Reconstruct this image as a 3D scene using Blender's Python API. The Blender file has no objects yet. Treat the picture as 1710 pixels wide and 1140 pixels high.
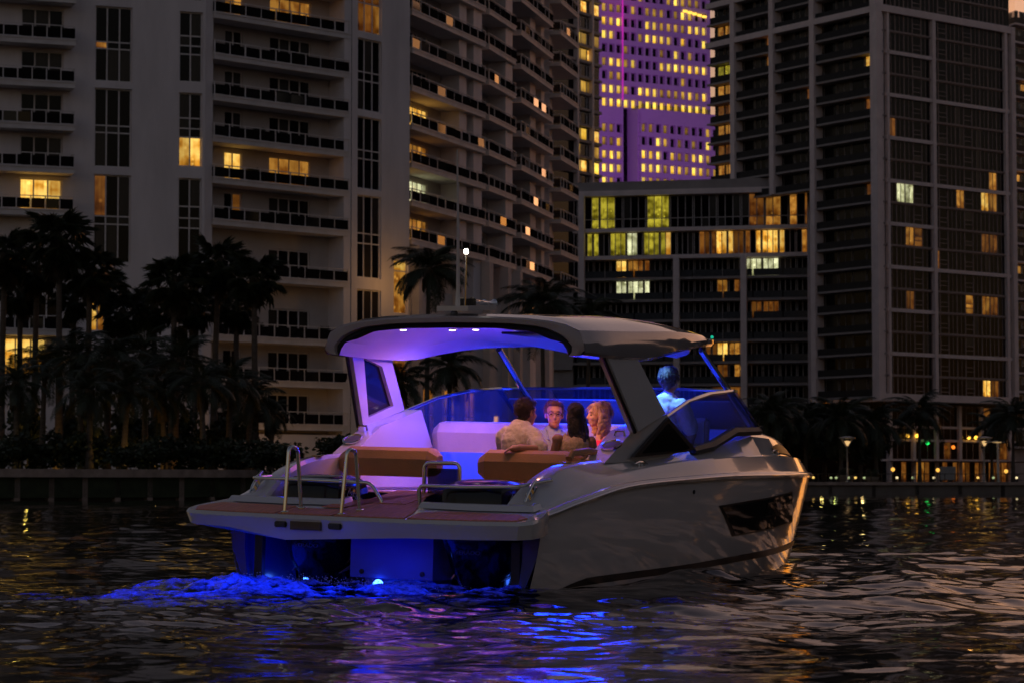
import bpy, bmesh, math, random
import numpy as np
from mathutils import Matrix, Vector, Euler
R = math.radians
random.seed(7)
SC = bpy.context.scene
COL = SC.collection

# ------------------------------------------------------------------ camera
CAM_H = 0.895; FPX = 4200.0; PITCH = math.atan((806.0 - 570.0) / FPX)
cam_data = bpy.data.cameras.new('camera'); cam = bpy.data.objects.new('camera', cam_data); COL.objects.link(cam)
cam.location = (0, 0, CAM_H); cam.rotation_euler = (math.pi / 2 + PITCH, 0, 0)
cam_data.sensor_width = 36.0; cam_data.lens = 36.0 * FPX / 1710.0
cam_data.clip_start = 0.5; cam_data.clip_end = 9000
cam_data.dof.use_dof = True; cam_data.dof.focus_distance = 22.0; cam_data.dof.aperture_fstop = 6.5
SC.camera = cam

# ------------------------------------------------------------------ sky, sun, exposure
SUN_AZ, SUN_EL = 31.0, 2.0          # degrees to the right of the view, above the horizon
SKY_STRENGTH = 0.145
world = bpy.data.worlds.new('World'); SC.world = world; world.use_nodes = True
nt = world.node_tree; nt.nodes.clear()
sky = nt.nodes.new('ShaderNodeTexSky'); sky.sky_type = 'NISHITA'; sky.sun_disc = False
sky.sun_elevation = R(SUN_EL); sky.sun_rotation = R(SUN_AZ)
sky.air_density = 1.0; sky.dust_density = 2.0; sky.ozone_density = 1.0
tint = nt.nodes.new('ShaderNodeMix'); tint.data_type = 'RGBA'; tint.blend_type = 'MULTIPLY'
tint.inputs[0].default_value = 1.0; tint.inputs[7].default_value = (1.0, 0.80, 0.94, 1)
bg = nt.nodes.new('ShaderNodeBackground'); bg.inputs[1].default_value = SKY_STRENGTH
wo = nt.nodes.new('ShaderNodeOutputWorld')
nt.links.new(sky.outputs[0], tint.inputs[6]); nt.links.new(tint.outputs[2], bg.inputs[0]); nt.links.new(bg.outputs[0], wo.inputs[0])
sun_data = bpy.data.lights.new('sun', 'SUN'); sun = bpy.data.objects.new('sun', sun_data); COL.objects.link(sun)
sun_data.energy = 0.05; sun_data.angle = R(12); sun_data.color = (1.0, 0.62, 0.45)
sdir = Vector((math.sin(R(SUN_AZ)) * math.cos(R(3)), math.cos(R(SUN_AZ)) * math.cos(R(3)), math.sin(R(3))))
sun.rotation_euler = (-sdir).to_track_quat('-Z', 'Y').to_euler()
SC.view_settings.view_transform = 'Standard'; SC.view_settings.look = 'None'
SC.view_settings.exposure = 0.0; SC.view_settings.gamma = 1.0; SC.view_settings.use_curve_mapping = False
SC.render.engine = 'CYCLES'
SC.cycles.use_denoising = True
SC.cycles.use_adaptive_sampling = True; SC.cycles.adaptive_threshold = .03
SC.cycles.max_bounces = 6; SC.cycles.diffuse_bounces = 3; SC.cycles.glossy_bounces = 4; SC.cycles.transmission_bounces = 4; SC.cycles.transparent_max_bounces = 12; SC.cycles.caustics_reflective = False; SC.cycles.caustics_refractive = False
SC.cycles.sample_clamp_indirect = 4.0

# ------------------------------------------------------------------ helpers
FW = Vector((0, math.cos(PITCH), math.sin(PITCH))); UP = Vector((0, -math.sin(PITCH), math.cos(PITCH)))
def at(px, py, D):
    """the point of the place that lies D metres ahead of the photographer on the sight line of a photo pixel"""
    d = FW + Vector((1, 0, 0)) * ((px - 855.0) / FPX) - UP * ((py - 570.0) / FPX)
    return Vector((0, 0, CAM_H)) + d * (D / d.y)

WM = {}                                # world matrices of everything built
def mesh_of(name, verts, faces, smooth=False, mats=None, fmat=None):
    me = bpy.data.meshes.new(name)
    me.from_pydata([tuple(v) for v in verts], [], [tuple(f) for f in faces])
    if smooth: me.polygons.foreach_set('use_smooth', [True] * len(me.polygons))
    me.update()
    return me
def put(name, me, mat=None, parent=None, M=None):
    """links mesh data as one object; M is its matrix in the world"""
    o = bpy.data.objects.new(name, me)
    COL.objects.link(o)
    M = M.copy() if M is not None else (WM[parent].copy() if parent is not None else Matrix())
    WM[o] = M
    if parent is not None:
        o.parent = parent; o.matrix_basis = WM[parent].inverted() @ M
    else:
        o.matrix_basis = M
    if mat is not None and me is not None and hasattr(me, 'materials'):
        if len(me.materials) == 0: me.materials.append(mat)
        elif me.materials[0] != mat:
            o.material_slots[0].link = 'OBJECT'; o.material_slots[0].material = mat
    return o
def tag(o, label=None, cat=None, group=None, kind=None):
    if label: o['label'] = label
    if cat: o['category'] = cat
    if group: o['group'] = group
    if kind: o['kind'] = kind
    return o
def thing(name, label, cat, M=None, group=None):
    o = put(name, None, None, None, M if M is not None else Matrix())
    return tag(o, label, cat, group)
def T(x, y=None, z=None):
    return Matrix.Translation(Vector((x, y, z)) if y is not None else Vector(x))

class MB:
    """collects shapes, then links them as ONE mesh object"""
    def __init__(s): s.v = []; s.f = []
    def add(s, vs, fs):
        n = len(s.v); s.v += [tuple(p) for p in vs]; s.f += [tuple(i + n for i in f) for f in fs]; return s
    def box(s, x0, x1, y0, y1, z0, z1, M=None):
        c = [(x0, y0, z0), (x1, y0, z0), (x1, y1, z0), (x0, y1, z0), (x0, y0, z1), (x1, y0, z1), (x1, y1, z1), (x0, y1, z1)]
        if M is not None: c = [M @ Vector(p) for p in c]
        return s.add(c, [(0, 3, 2, 1), (4, 5, 6, 7), (0, 1, 5, 4), (1, 2, 6, 5), (2, 3, 7, 6), (3, 0, 4, 7)])
    def cbox(s, x0, x1, y0, y1, z0, z1, c=0.02, M=None):
        """box with chamfered edges"""
        bm = bmesh.new(); bmesh.ops.create_cube(bm, size=1)
        for v in bm.verts: v.co = Vector(((x0 + x1) / 2 + v.co.x * (x1 - x0), (y0 + y1) / 2 + v.co.y * (y1 - y0), (z0 + z1) / 2 + v.co.z * (z1 - z0)))
        bmesh.ops.bevel(bm, geom=bm.edges[:], offset=c, segments=2, affect='EDGES')
        vs = [M @ v.co if M is not None else v.co.copy() for v in bm.verts]; bm.verts.index_update()
        fs = [[v.index for v in f.verts] for f in bm.faces]; bm.free()
        return s.add(vs, fs)
    def prism(s, poly, d, M=None):
        """poly: list of 3D points; d: thickness vector"""
        n = len(poly); d = Vector(d); a = [Vector(p) for p in poly]; vs = a + [p + d for p in a]
        if M is not None: vs = [M @ p for p in vs]
        return s.add(vs, [tuple(range(n))[::-1], tuple(range(n, 2 * n))] + [(i, (i + 1) % n, (i + 1) % n + n, i + n) for i in range(n)])
    def tube(s, pts, r, seg=8, cap=True):
        pts = [Vector(p) for p in pts]; rs = r if isinstance(r, (list, tuple)) else [r] * len(pts)
        vs = []; fs = []; up = None
        for i, p in enumerate(pts):
            t = (pts[min(i + 1, len(pts) - 1)] - pts[max(i - 1, 0)]).normalized()
            if up is None: up = Vector((0, 0, 1)) if abs(t.z) < .9 else Vector((1, 0, 0))
            a = t.cross(up).normalized(); b = a.cross(t).normalized(); up = b
            for k in range(seg):
                w = 2 * math.pi * k / seg; vs.append(p + (a * math.cos(w) + b * math.sin(w)) * rs[i])
        for i in range(len(pts) - 1):
            for k in range(seg):
                fs.append((i * seg + k, i * seg + (k + 1) % seg, (i + 1) * seg + (k + 1) % seg, (i + 1) * seg + k))
        if cap: fs += [tuple(range(seg))[::-1], tuple(range((len(pts) - 1) * seg, len(pts) * seg))]
        return s.add(vs, fs)
    def loft(s, rows, closed=False, caps=False):
        m = len(rows[0]); vs = [p for r in rows for p in r]; fs = []
        for i in range(len(rows) - 1):
            for k in range(m if closed else m - 1):
                k2 = (k + 1) % m; fs.append((i * m + k, i * m + k2, (i + 1) * m + k2, (i + 1) * m + k))
        if caps: fs += [tuple(range(m))[::-1], tuple(range((len(rows) - 1) * m, len(rows) * m))]
        return s.add(vs, fs)
    def lathe(s, prof, seg=16, M=None):
        rows = []
        for r, z in prof:
            rows.append([Vector((r * math.cos(2 * math.pi * k / seg), r * math.sin(2 * math.pi * k / seg), z)) for k in range(seg)])
        if M is not None: rows = [[M @ p for p in r] for r in rows]
        return s.loft(rows, closed=True, caps=True)
    def ball(s, c, r, seg=12, rings=8, M=None):
        c = Vector(c); r = r if isinstance(r, (tuple, list)) else (r, r, r); rows = []
        for i in range(rings + 1):
            a = -math.pi / 2 + math.pi * i / rings; q = max(math.cos(a), .001)
            rows.append([Vector((r[0] * q * math.cos(2 * math.pi * k / seg), r[1] * q * math.sin(2 * math.pi * k / seg), r[2] * math.sin(a))) for k in range(seg)])
        rows = [[(M @ p if M is not None else p) + c for p in q] for q in rows]
        return s.loft(rows, closed=True, caps=True)
    def mesh(s, name, smooth=False): return mesh_of(name, s.v, s.f, smooth)
    def build(s, name, mat, parent=None, M=None, smooth=False, auto=None):
        o = put(name, s.mesh(name, smooth or auto is not None), mat, parent, M)
        if auto is not None: sharp(o.data, auto)
        return o
def sharp(me, deg):
    me.update(); bm = bmesh.new(); bm.from_mesh(me); bmesh.ops.remove_doubles(bm, verts=bm.verts, dist=1e-5)
    bmesh.ops.recalc_face_normals(bm, faces=bm.faces)
    for f in bm.faces: f.smooth = True
    lim = R(deg)
    for e in bm.edges:
        if len(e.link_faces) == 2 and e.calc_face_angle(0) > lim: e.smooth = False
    bm.to_mesh(me); bm.free()
MESHES = {}
def shared(key, fn):
    if key not in MESHES: MESHES[key] = fn()
    return MESHES[key]

# ------------------------------------------------------------------ materials
MATS = {}
def M_(name, col, rough=.6, metal=0., var=.12, scale=3., bump=0., bscale=20., spec=.5, coat=0., emit=None, estr=0., alpha=1., trans=0., ior=1.45, stretch=None, sheen=0.):
    if name in MATS: return MATS[name]
    m = bpy.data.materials.new(name); m.use_nodes = True; n = m.node_tree; b = n.nodes['Principled BSDF']
    b.inputs['Roughness'].default_value = rough; b.inputs['Metallic'].default_value = metal
    b.inputs['Specular IOR Level'].default_value = spec; b.inputs['Coat Weight'].default_value = coat; b.inputs['Coat Roughness'].default_value = .04
    b.inputs['Transmission Weight'].default_value = trans; b.inputs['IOR'].default_value = ior; b.inputs['Alpha'].default_value = alpha
    b.inputs['Sheen Weight'].default_value = sheen
    tc = n.nodes.new('ShaderNodeTexCoord'); mp = n.nodes.new('ShaderNodeMapping'); n.links.new(tc.outputs['Object'], mp.inputs[0])
    if stretch: mp.inputs['Scale'].default_value = stretch
    no = n.nodes.new('ShaderNodeTexNoise'); no.inputs['Scale'].default_value = scale; no.inputs['Detail'].default_value = 6; no.inputs['Roughness'].default_value = .6
    n.links.new(mp.outputs[0], no.inputs['Vector'])
    mr = n.nodes.new('ShaderNodeMapRange'); mr.inputs[1].default_value = .3; mr.inputs[2].default_value = .7; mr.inputs[3].default_value = 1 - var; mr.inputs[4].default_value = 1 + var
    n.links.new(no.outputs[0], mr.inputs[0])
    mx = n.nodes.new('ShaderNodeMix'); mx.data_type = 'RGBA'; mx.blend_type = 'MULTIPLY'; mx.inputs[0].default_value = 1; mx.inputs[6].default_value = (*col, 1)
    n.links.new(mr.outputs[0], mx.inputs[7]); n.links.new(mx.outputs[2], b.inputs['Base Color'])
    if bump:
        n2 = n.nodes.new('ShaderNodeTexNoise'); n2.inputs['Scale'].default_value = bscale; n2.inputs['Detail'].default_value = 5
        n.links.new(mp.outputs[0], n2.inputs['Vector'])
        bu = n.nodes.new('ShaderNodeBump'); bu.inputs['Strength'].default_value = bump; bu.inputs['Distance'].default_value = .02
        n.links.new(n2.outputs[0], bu.inputs['Height']); n.links.new(bu.outputs[0], b.inputs['Normal'])
    if emit:
        b.inputs['Emission Color'].default_value = (*emit, 1); b.inputs['Emission Strength'].default_value = estr
    MATS[name] = m; return m
def lit(name, c1, c2, strength, scale=2.2):
    """a lit room seen through its window: bright ceiling, lamps, curtains and dark furniture as uneven emission"""
    if name in MATS: return MATS[name]
    m = bpy.data.materials.new(name); m.use_nodes = True; n = m.node_tree; b = n.nodes['Principled BSDF']; N = n.nodes.new; L = n.links.new
    b.inputs['Base Color'].default_value = (.02, .015, .01, 1); b.inputs['Roughness'].default_value = .12
    tc = N('ShaderNodeTexCoord'); oi = N('ShaderNodeObjectInfo')
    ad = N('ShaderNodeVectorMath'); ad.operation = 'ADD'; L(tc.outputs['Object'], ad.inputs[0]); L(oi.outputs['Location'], ad.inputs[1])
    mp = N('ShaderNodeMapping'); mp.inputs['Scale'].default_value = (scale * .45, scale * .45, scale * .5); L(ad.outputs[0], mp.inputs[0])
    no = N('ShaderNodeTexNoise'); no.inputs['Scale'].default_value = 1.; no.inputs['Detail'].default_value = 2.; L(mp.outputs[0], no.inputs['Vector'])
    mp2 = N('ShaderNodeMapping'); mp2.inputs['Scale'].default_value = (scale * 3.2, scale * 3.2, .12); L(ad.outputs[0], mp2.inputs[0])
    cu = N('ShaderNodeTexNoise'); cu.inputs['Scale'].default_value = 1.; cu.inputs['Detail'].default_value = 1.; L(mp2.outputs[0], cu.inputs['Vector'])      # curtain folds
    vo = N('ShaderNodeTexVoronoi'); vo.inputs['Scale'].default_value = .55 * scale; L(ad.outputs[0], vo.inputs['Vector'])       # lamps
    lm = N('ShaderNodeMapRange'); lm.inputs[1].default_value = .22; lm.inputs[2].default_value = .06; L(vo.outputs['Distance'], lm.inputs[0])
    sx = N('ShaderNodeSeparateXYZ'); L(tc.outputs['Generated'], sx.inputs[0])
    furn = N('ShaderNodeMapRange'); furn.inputs[1].default_value = .05; furn.inputs[2].default_value = .42; L(sx.outputs[2], furn.inputs[0])               # furniture hides the lower part
    a1 = N('ShaderNodeMath'); a1.operation = 'MULTIPLY_ADD'; L(cu.outputs[0], a1.inputs[0]); a1.inputs[1].default_value = .35; L(no.outputs[0], a1.inputs[2])
    a2 = N('ShaderNodeMath'); a2.operation = 'MULTIPLY_ADD'; L(furn.outputs[0], a2.inputs[0]); a2.inputs[1].default_value = .22; L(a1.outputs[0], a2.inputs[2])
    cr = N('ShaderNodeValToRGB'); cr.color_ramp.elements[0].position = .50; cr.color_ramp.elements[0].color = (*[x * .10 for x in c1], 1)
    e = cr.color_ramp.elements.new(.74); e.color = (*[x * .72 for x in c1], 1); cr.color_ramp.elements[-1].position = 1.0; cr.color_ramp.elements[-1].color = (*c2, 1)
    L(a2.outputs[0], cr.inputs[0])
    mx = N('ShaderNodeMix'); mx.data_type = 'RGBA'; L(lm.outputs[0], mx.inputs[0]); L(cr.outputs[0], mx.inputs[6]); mx.inputs[7].default_value = (*[min(1.6, x * 1.5) for x in c2], 1)
    rv = N('ShaderNodeMapRange'); rv.inputs[3].default_value = strength * .6; rv.inputs[4].default_value = strength * 1.5; L(oi.outputs['Random'], rv.inputs[0]); L(rv.outputs[0], b.inputs['Emission Strength'])
    L(mx.outputs[2], b.inputs['Emission Color'])
    MATS[name] = m; return m
def lamp_mat(name, c, s):
    if name in MATS: return MATS[name]
    m = bpy.data.materials.new(name); m.use_nodes = True; b = m.node_tree.nodes['Principled BSDF']
    b.inputs['Base Color'].default_value = (*c, 1); b.inputs['Emission Color'].default_value = (*c, 1); b.inputs['Emission Strength'].default_value = s
    MATS[name] = m; return m
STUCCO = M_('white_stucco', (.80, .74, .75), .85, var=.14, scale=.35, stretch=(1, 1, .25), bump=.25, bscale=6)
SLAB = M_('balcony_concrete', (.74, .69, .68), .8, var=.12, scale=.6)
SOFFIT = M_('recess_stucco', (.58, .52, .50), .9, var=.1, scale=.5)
FRAME = M_('window_frame_white', (.74, .69, .68), .5, var=.08)
GLASS = M_('dark_window_glass', (.006, .005, .006), .05, var=.6, scale=.25, spec=.2)
CURTAIN = M_('drawn_curtain_glass', (.022, .018, .014), .3, var=.5, scale=.8, stretch=(6, 6, .3))
RAILGLASS = M_('smoked_rail_glass', (.014, .013, .014), .05, var=.3, scale=.5, spec=.45)
WARM = lit('lit_room_amber', (.90, .36, .025), (1.0, .62, .13), .95)
WARM2 = lit('lit_room_dim', (.55, .17, .015), (.9, .40, .06), .38)
YGREEN = lit('lit_room_yellow_green', (.34, .27, .012), (.75, .62, .05), .48)
FROST = M_('frosted_rail_glass', (.014, .012, .012), .6, var=.3, scale=.5, spec=0.)
PALE = lit('lit_room_pale', (.55, .55, .25), (.95, .95, .55), .75)
DEEP = lit('lit_room_ember', (.35, .09, .012), (.55, .20, .03), .25)
# ------------------------------------------------------------------ boat frame (needed for the wake)
B0 = Vector((-1.133, 21.4, 0.0)); TH = R(28); LIST = R(1.6)
_f = Vector((math.sin(TH), math.cos(TH), 0)); _p = Vector((-math.cos(TH), math.sin(TH), 0)); _z = Vector((0, 0, 1))
_pl = _p * math.cos(LIST) + _z * math.sin(LIST); _zl = -_p * math.sin(LIST) + _z * math.cos(LIST)
BM = Matrix(((_f.x, _pl.x, _zl.x, B0.x), (_f.y, _pl.y, _zl.y, B0.y), (_f.z, _pl.z, _zl.z, B0.z), (0, 0, 0, 1)))

# ------------------------------------------------------------------ water
def water_sheet():
    rng = np.random.default_rng(11)
    ys = [7.5]
    while ys[-1] < 232:
        D = ys[-1]; ys.append(D + max(.030 if D < 12 else .040, .0022 * D * max(1, D / 26.)))
    ys = np.array(ys); nc = 600
    t = np.linspace(-1, 1, nc)
    X = np.outer(.36 * ys + 3.0, t) + 0.0; Y = np.repeat(ys[:, None], nc, 1)
    dxs = (.72 * ys + 6) / nc; dys = np.gradient(ys)
    Z = np.zeros_like(X)
    bx = (X - B0.x) * _f.x + (Y - B0.y) * _f.y; by = (X - B0.x) * _p.x + (Y - B0.y) * _p.y
    wind = R(255)
    gust = np.clip(.75 + .55 * (np.sin(X * .42 + .9 * np.sin(Y * .23) + 1) * np.sin(Y * .33 + .7 * np.sin(X * .31)) + .6 * np.sin(X * 1.1 + Y * .6 + 2) * np.sin(Y * .9 - X * .35)), .5, 1.7)      # calm and ruffled patches
    gust = np.maximum(gust, 1.35 * np.exp(-((bx + 2.5) / 5.5) ** 2 - ((by + 2.5) / 5.0) ** 2))      # the wash astern ruffles the water
    for lam, a, n in ((6.5, .012, 5), (3.4, .0105, 7), (1.9, .0085, 9), (1.05, .0058, 14), (.62, .0038, 18), (.36, .0027, 22), (.22, .0014, 22), (.14, .0005, 18)):
        fade = np.clip((lam / (2.6 * np.maximum(dys, dxs)) - .6) / 1.0, 0, 1)[:, None]
        for i in range(n):
            l = lam * rng.uniform(.72, 1.35); th = wind + rng.normal(0, 1.1); k = 2 * math.pi / l; ph = rng.uniform(0, 6.28)
            arg = k * (X * math.cos(th) + Y * math.sin(th)) + ph
            # the phase wanders, so that no crest runs on for ever
            arg = arg + 1.1 * np.sin(X * .31 + Y * .17 + ph * 3) + .8 * np.sin(X * -.13 + Y * .41 + ph * 5)
            s = np.sin(arg)
            Z += a / math.sqrt(n) * 1.35 * fade * (gust if lam < 1.2 else 1.) * (s + .35 * (1 - 2 * np.abs(np.cos(arg / 2)) ** 1.0))
    def noise(x, y, sc, seed, octv=4):
        g = np.random.default_rng(seed); o = np.zeros_like(x); a = 1.
        for q in range(octv):
            tb = g.standard_normal((64, 64)); u = x / sc * 2 ** q; v = y / sc * 2 ** q
            i = np.floor(u).astype(int); j = np.floor(v).astype(int); fu = u - i; fv = v - j
            fu = fu * fu * (3 - 2 * fu); fv = fv * fv * (3 - 2 * fv); i %= 64; j %= 64; i1 = (i + 1) % 64; j1 = (j + 1) % 64
            o += a * ((tb[i, j] * (1 - fu) + tb[i1, j] * fu) * (1 - fv) + (tb[i, j1] * (1 - fu) + tb[i1, j1] * fu) * fv); a *= .55
        return o
    tur = noise(bx, by, .38, 5, 5)
    wk = 1.1 * np.exp(-np.clip(-bx - .5, 0, None) / 2.3) * (1 / (1 + np.exp((bx - .7) * 6))) * np.exp(-(np.abs(by - .25 + .1 * np.clip(-bx, 0, 9)) / (1.85 + .18 * np.clip(-bx, 0, 9))) ** 4)
    tur2 = noise(bx, by, .13, 8, 4); Z += wk * (.017 * tur + .013 * tur2 + .025)
    Z += .06 * (1 + .5 * tur) * np.exp(-((bx + .35) / .5) ** 2) * np.exp(-((by - 1.35) / .8) ** 2)          # churned ridge off the far quarter
    Z += .17 * np.exp(-((bx - 2.3) / .95) ** 2) * np.exp(-((by + 1.95) / .42) ** 2) * (1 + .10 * tur)       # wave along the near side
    Z += .09 * np.exp(-((bx - 7.6) / .9) ** 2) * np.exp(-((by + 1.05) / .5) ** 2) * (1 + .12 * tur)       # bow wave
    Z += .05 * np.exp(-((by + 1.9 + .35 * (8 - bx)) / .4) ** 2) * np.exp(-((bx - 4.5) / 4.5) ** 2) * (1 + .15 * tur)
    Z += .07 * np.sin((by + .40 * bx) * 2.3) * np.exp(-((by + 3.6 + .4 * bx) / 2.2) ** 2) * np.exp(-((bx + .5) / 6.) ** 2)
    foam = np.clip(wk * (.62 + .42 * tur + .40 * tur2), 0, 1)
    foam = np.maximum(foam, .5 * np.clip(np.exp(-((bx - 3.0) / 1.6) ** 2) * np.exp(-((by + 1.75) / .22) ** 2) * (.2 + .6 * tur), 0, 1))
    foam = np.maximum(foam, .55 * np.clip(np.exp(-((bx - 8.6) / .9) ** 2) * np.exp(-((by + .75) / .35) ** 2) * (.3 + .7 * tur), 0, 1))
    ins = ((bx > .55) & (bx < 9.2) & (np.abs(by) < np.interp(bx, [0, 5, 7, 9.2], [1.2, 1.05, .6, .0])))
    Z = np.where(ins, -.25, Z)
    nr = len(ys); me = bpy.data.meshes.new('water')
    me.vertices.add(nr * nc); me.vertices.foreach_set('co', np.stack([X, Y, Z], -1).astype(np.float32).ravel())
    idx = np.arange(nr * nc).reshape(nr, nc); q = np.stack([idx[:-1, :-1], idx[:-1, 1:], idx[1:, 1:], idx[1:, :-1]], -1).reshape(-1, 4)
    me.loops.add(q.size); me.loops.foreach_set('vertex_index', q.ravel().astype(np.int32))
    me.polygons.add(len(q)); me.polygons.foreach_set('loop_start', (np.arange(len(q)) * 4).astype(np.int32))
    me.polygons.foreach_set('use_smooth', np.ones(len(q), bool))
    me.update(calc_edges=True)
    at_ = me.attributes.new('foam', 'FLOAT', 'POINT'); at_.data.foreach_set('value', foam.astype(np.float32).ravel())
    return me
def water_mat():
    m = bpy.data.materials.new('river_water'); m.use_nodes = True; n = m.node_tree; b = n.nodes['Principled BSDF']
    b.inputs['Base Color'].default_value = (.002, .003, .004, 1); b.inputs['Roughness'].default_value = .01; b.inputs['IOR'].default_value = 1.30
    tc = n.nodes.new('ShaderNodeTexCoord')
    mp = n.nodes.new('ShaderNodeMapping'); mp.inputs['Scale'].default_value = (.75, 1.25, 1); n.links.new(tc.outputs['Object'], mp.inputs[0])
    n1 = n.nodes.new('ShaderNodeTexNoise'); n1.inputs['Scale'].default_value = 7.0; n1.inputs['Detail'].default_value = 4; n1.inputs['Roughness'].default_value = .62; n1.inputs['Distortion'].default_value = .5
    n2 = n.nodes.new('ShaderNodeTexNoise'); n2.inputs['Scale'].default_value = 1.1; n2.inputs['Detail'].default_value = 3
    n.links.new(mp.outputs[0], n1.inputs['Vector']); n.links.new(mp.outputs[0], n2.inputs['Vector'])
    b1 = n.nodes.new('ShaderNodeBump'); b1.inputs['Strength'].default_value = .16; b1.inputs['Distance'].default_value = .012
    b2 = n.nodes.new('ShaderNodeBump'); b2.inputs['Strength'].default_value = .12; b2.inputs['Distance'].default_value = .05
    n.links.new(n1.outputs[0], b1.inputs['Height']); n.links.new(n2.outputs[0], b2.inputs['Height']); n.links.new(b2.outputs[0], b1.inputs['Normal'])
    n.links.new(b1.outputs[0], b.inputs['Normal'])
    fo = n.nodes.new('ShaderNodeBsdfPrincipled'); fo.inputs['Base Color'].default_value = (.42, .46, .5, 1); fo.inputs['Roughness'].default_value = .12
    fo.inputs['Subsurface Weight'].default_value = 0.; n.links.new(b1.outputs[0], fo.inputs['Normal'])
    tl = n.nodes.new('ShaderNodeBsdfTranslucent'); tl.inputs[0].default_value = (.6, .7, .8, 1); fm_ = n.nodes.new('ShaderNodeMixShader'); fm_.inputs[0].default_value = .55; n.links.new(fo.outputs[0], fm_.inputs[1]); n.links.new(tl.outputs[0], fm_.inputs[2])      # bubbly water lets the lamps below shine through
    av = n.nodes.new('ShaderNodeAttribute'); av.attribute_name = 'foam'
    n3 = n.nodes.new('ShaderNodeTexNoise'); n3.inputs['Scale'].default_value = 9; n3.inputs['Detail'].default_value = 8; n3.inputs['Roughness'].default_value = .7; n.links.new(tc.outputs['Object'], n3.inputs['Vector'])
    n3.inputs['Scale'].default_value = 17
    k1 = n.nodes.new('ShaderNodeMath'); k1.operation = 'MULTIPLY_ADD'; n.links.new(n3.outputs[0], k1.inputs[0]); k1.inputs[1].default_value = 1.7; k1.inputs[2].default_value = .15
    ma = n.nodes.new('ShaderNodeMath'); ma.operation = 'MULTIPLY'; n.links.new(av.outputs['Fac'], ma.inputs[0]); n.links.new(k1.outputs[0], ma.inputs[1])
    mr = n.nodes.new('ShaderNodeMapRange'); mr.inputs[1].default_value = .42; mr.inputs[2].default_value = .95; n.links.new(ma.outputs[0], mr.inputs[0])
    fb = n.nodes.new('ShaderNodeBump'); fb.inputs['Strength'].default_value = 1.; fb.inputs['Distance'].default_value = .03; n.links.new(n3.outputs[0], fb.inputs['Height']); n.links.new(fb.outputs[0], fo.inputs['Normal']); n.links.new(fb.outputs[0], tl.inputs['Normal'])
    fc = n.nodes.new('ShaderNodeMapRange'); fc.inputs[1].default_value = .35; fc.inputs[2].default_value = .65; fc.inputs[3].default_value = .12; fc.inputs[4].default_value = .95; n.links.new(n3.outputs[0], fc.inputs[0])      # thick and thin froth
    cc = n.nodes.new('ShaderNodeCombineColor'); [n.links.new(fc.outputs[0], cc.inputs[q_]) for q_ in range(3)]; n.links.new(cc.outputs[0], tl.inputs[0])
    mx = n.nodes.new('ShaderNodeMixShader'); n.links.new(mr.outputs[0], mx.inputs[0]); n.links.new(b.outputs[0], mx.inputs[1]); n.links.new(fm_.outputs[0], mx.inputs[2])
    n.links.new(mx.outputs[0], n.nodes['Material Output'].inputs[0])
    return m
WATER = water_mat()
w = put('water', water_sheet(), WATER); tag(w, kind='structure')
wn, wf, yf = .36 * 7.5 + 3.0, .36 * 232 + 3.0, 232.0
far = MB(); zf = -.015
for P in ([(-4000, 7.5), (-wn, 7.5), (-wf, yf), (-4000, yf)], [(wn, 7.5), (4000, 7.5), (4000, yf), (wf, yf)], [(-4000, -900), (4000, -900), (4000, 7.5), (-4000, 7.5)], [(-4000, yf), (4000, yf), (4000, 5000), (-4000, 5000)]):
    far.add([(x, y, zf) for x, y in P], [(0, 1, 2, 3)])
far = far.build('water', WATER); tag(far, kind='structure')
# ------------------------------------------------------------------ building kit
class Face:
    """a vertical facade plane between two ground points; u metres along it, n metres outward, z up"""
    def __init__(s, a, b):
        s.a = Vector((a[0], a[1], 0)); d = Vector((b[0], b[1], 0)) - s.a; s.L = d.length; s.d = d.normalized()
        s.n = Vector((s.d.y, -s.d.x, 0))          # points to the viewer when a is left of b
        s.M = Matrix(((s.d.x, -s.n.x, 0, s.a.x), (s.d.y, -s.n.y, 0, s.a.y), (0, 0, 1, 0), (0, 0, 0, 1)))   # local x = u, local -y = outward
    def hit(s, px, py):
        """(u, z) where a pixel's sight line meets the plane"""
        o = Vector((0, 0, CAM_H)); d = FW + Vector((1, 0, 0)) * ((px - 855.) / FPX) - UP * ((py - 570.) / FPX)
        t = (s.a - o).dot(s.n) / d.dot(s.n); p = o + d * t
        return (p - s.a).dot(s.d), p.z
    def u(s, px, py=300): return s.hit(px, py)[0]
    def m(s, u, z, n=0.): return s.M @ T(u, -n, z)
    def off(s, n):
        return Face(s.a + s.n * n, s.a + s.n * n + s.d * s.L)
def ground_pt(px, D):
    p = at(px, 300, D); return (p.x, p.y)
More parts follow.
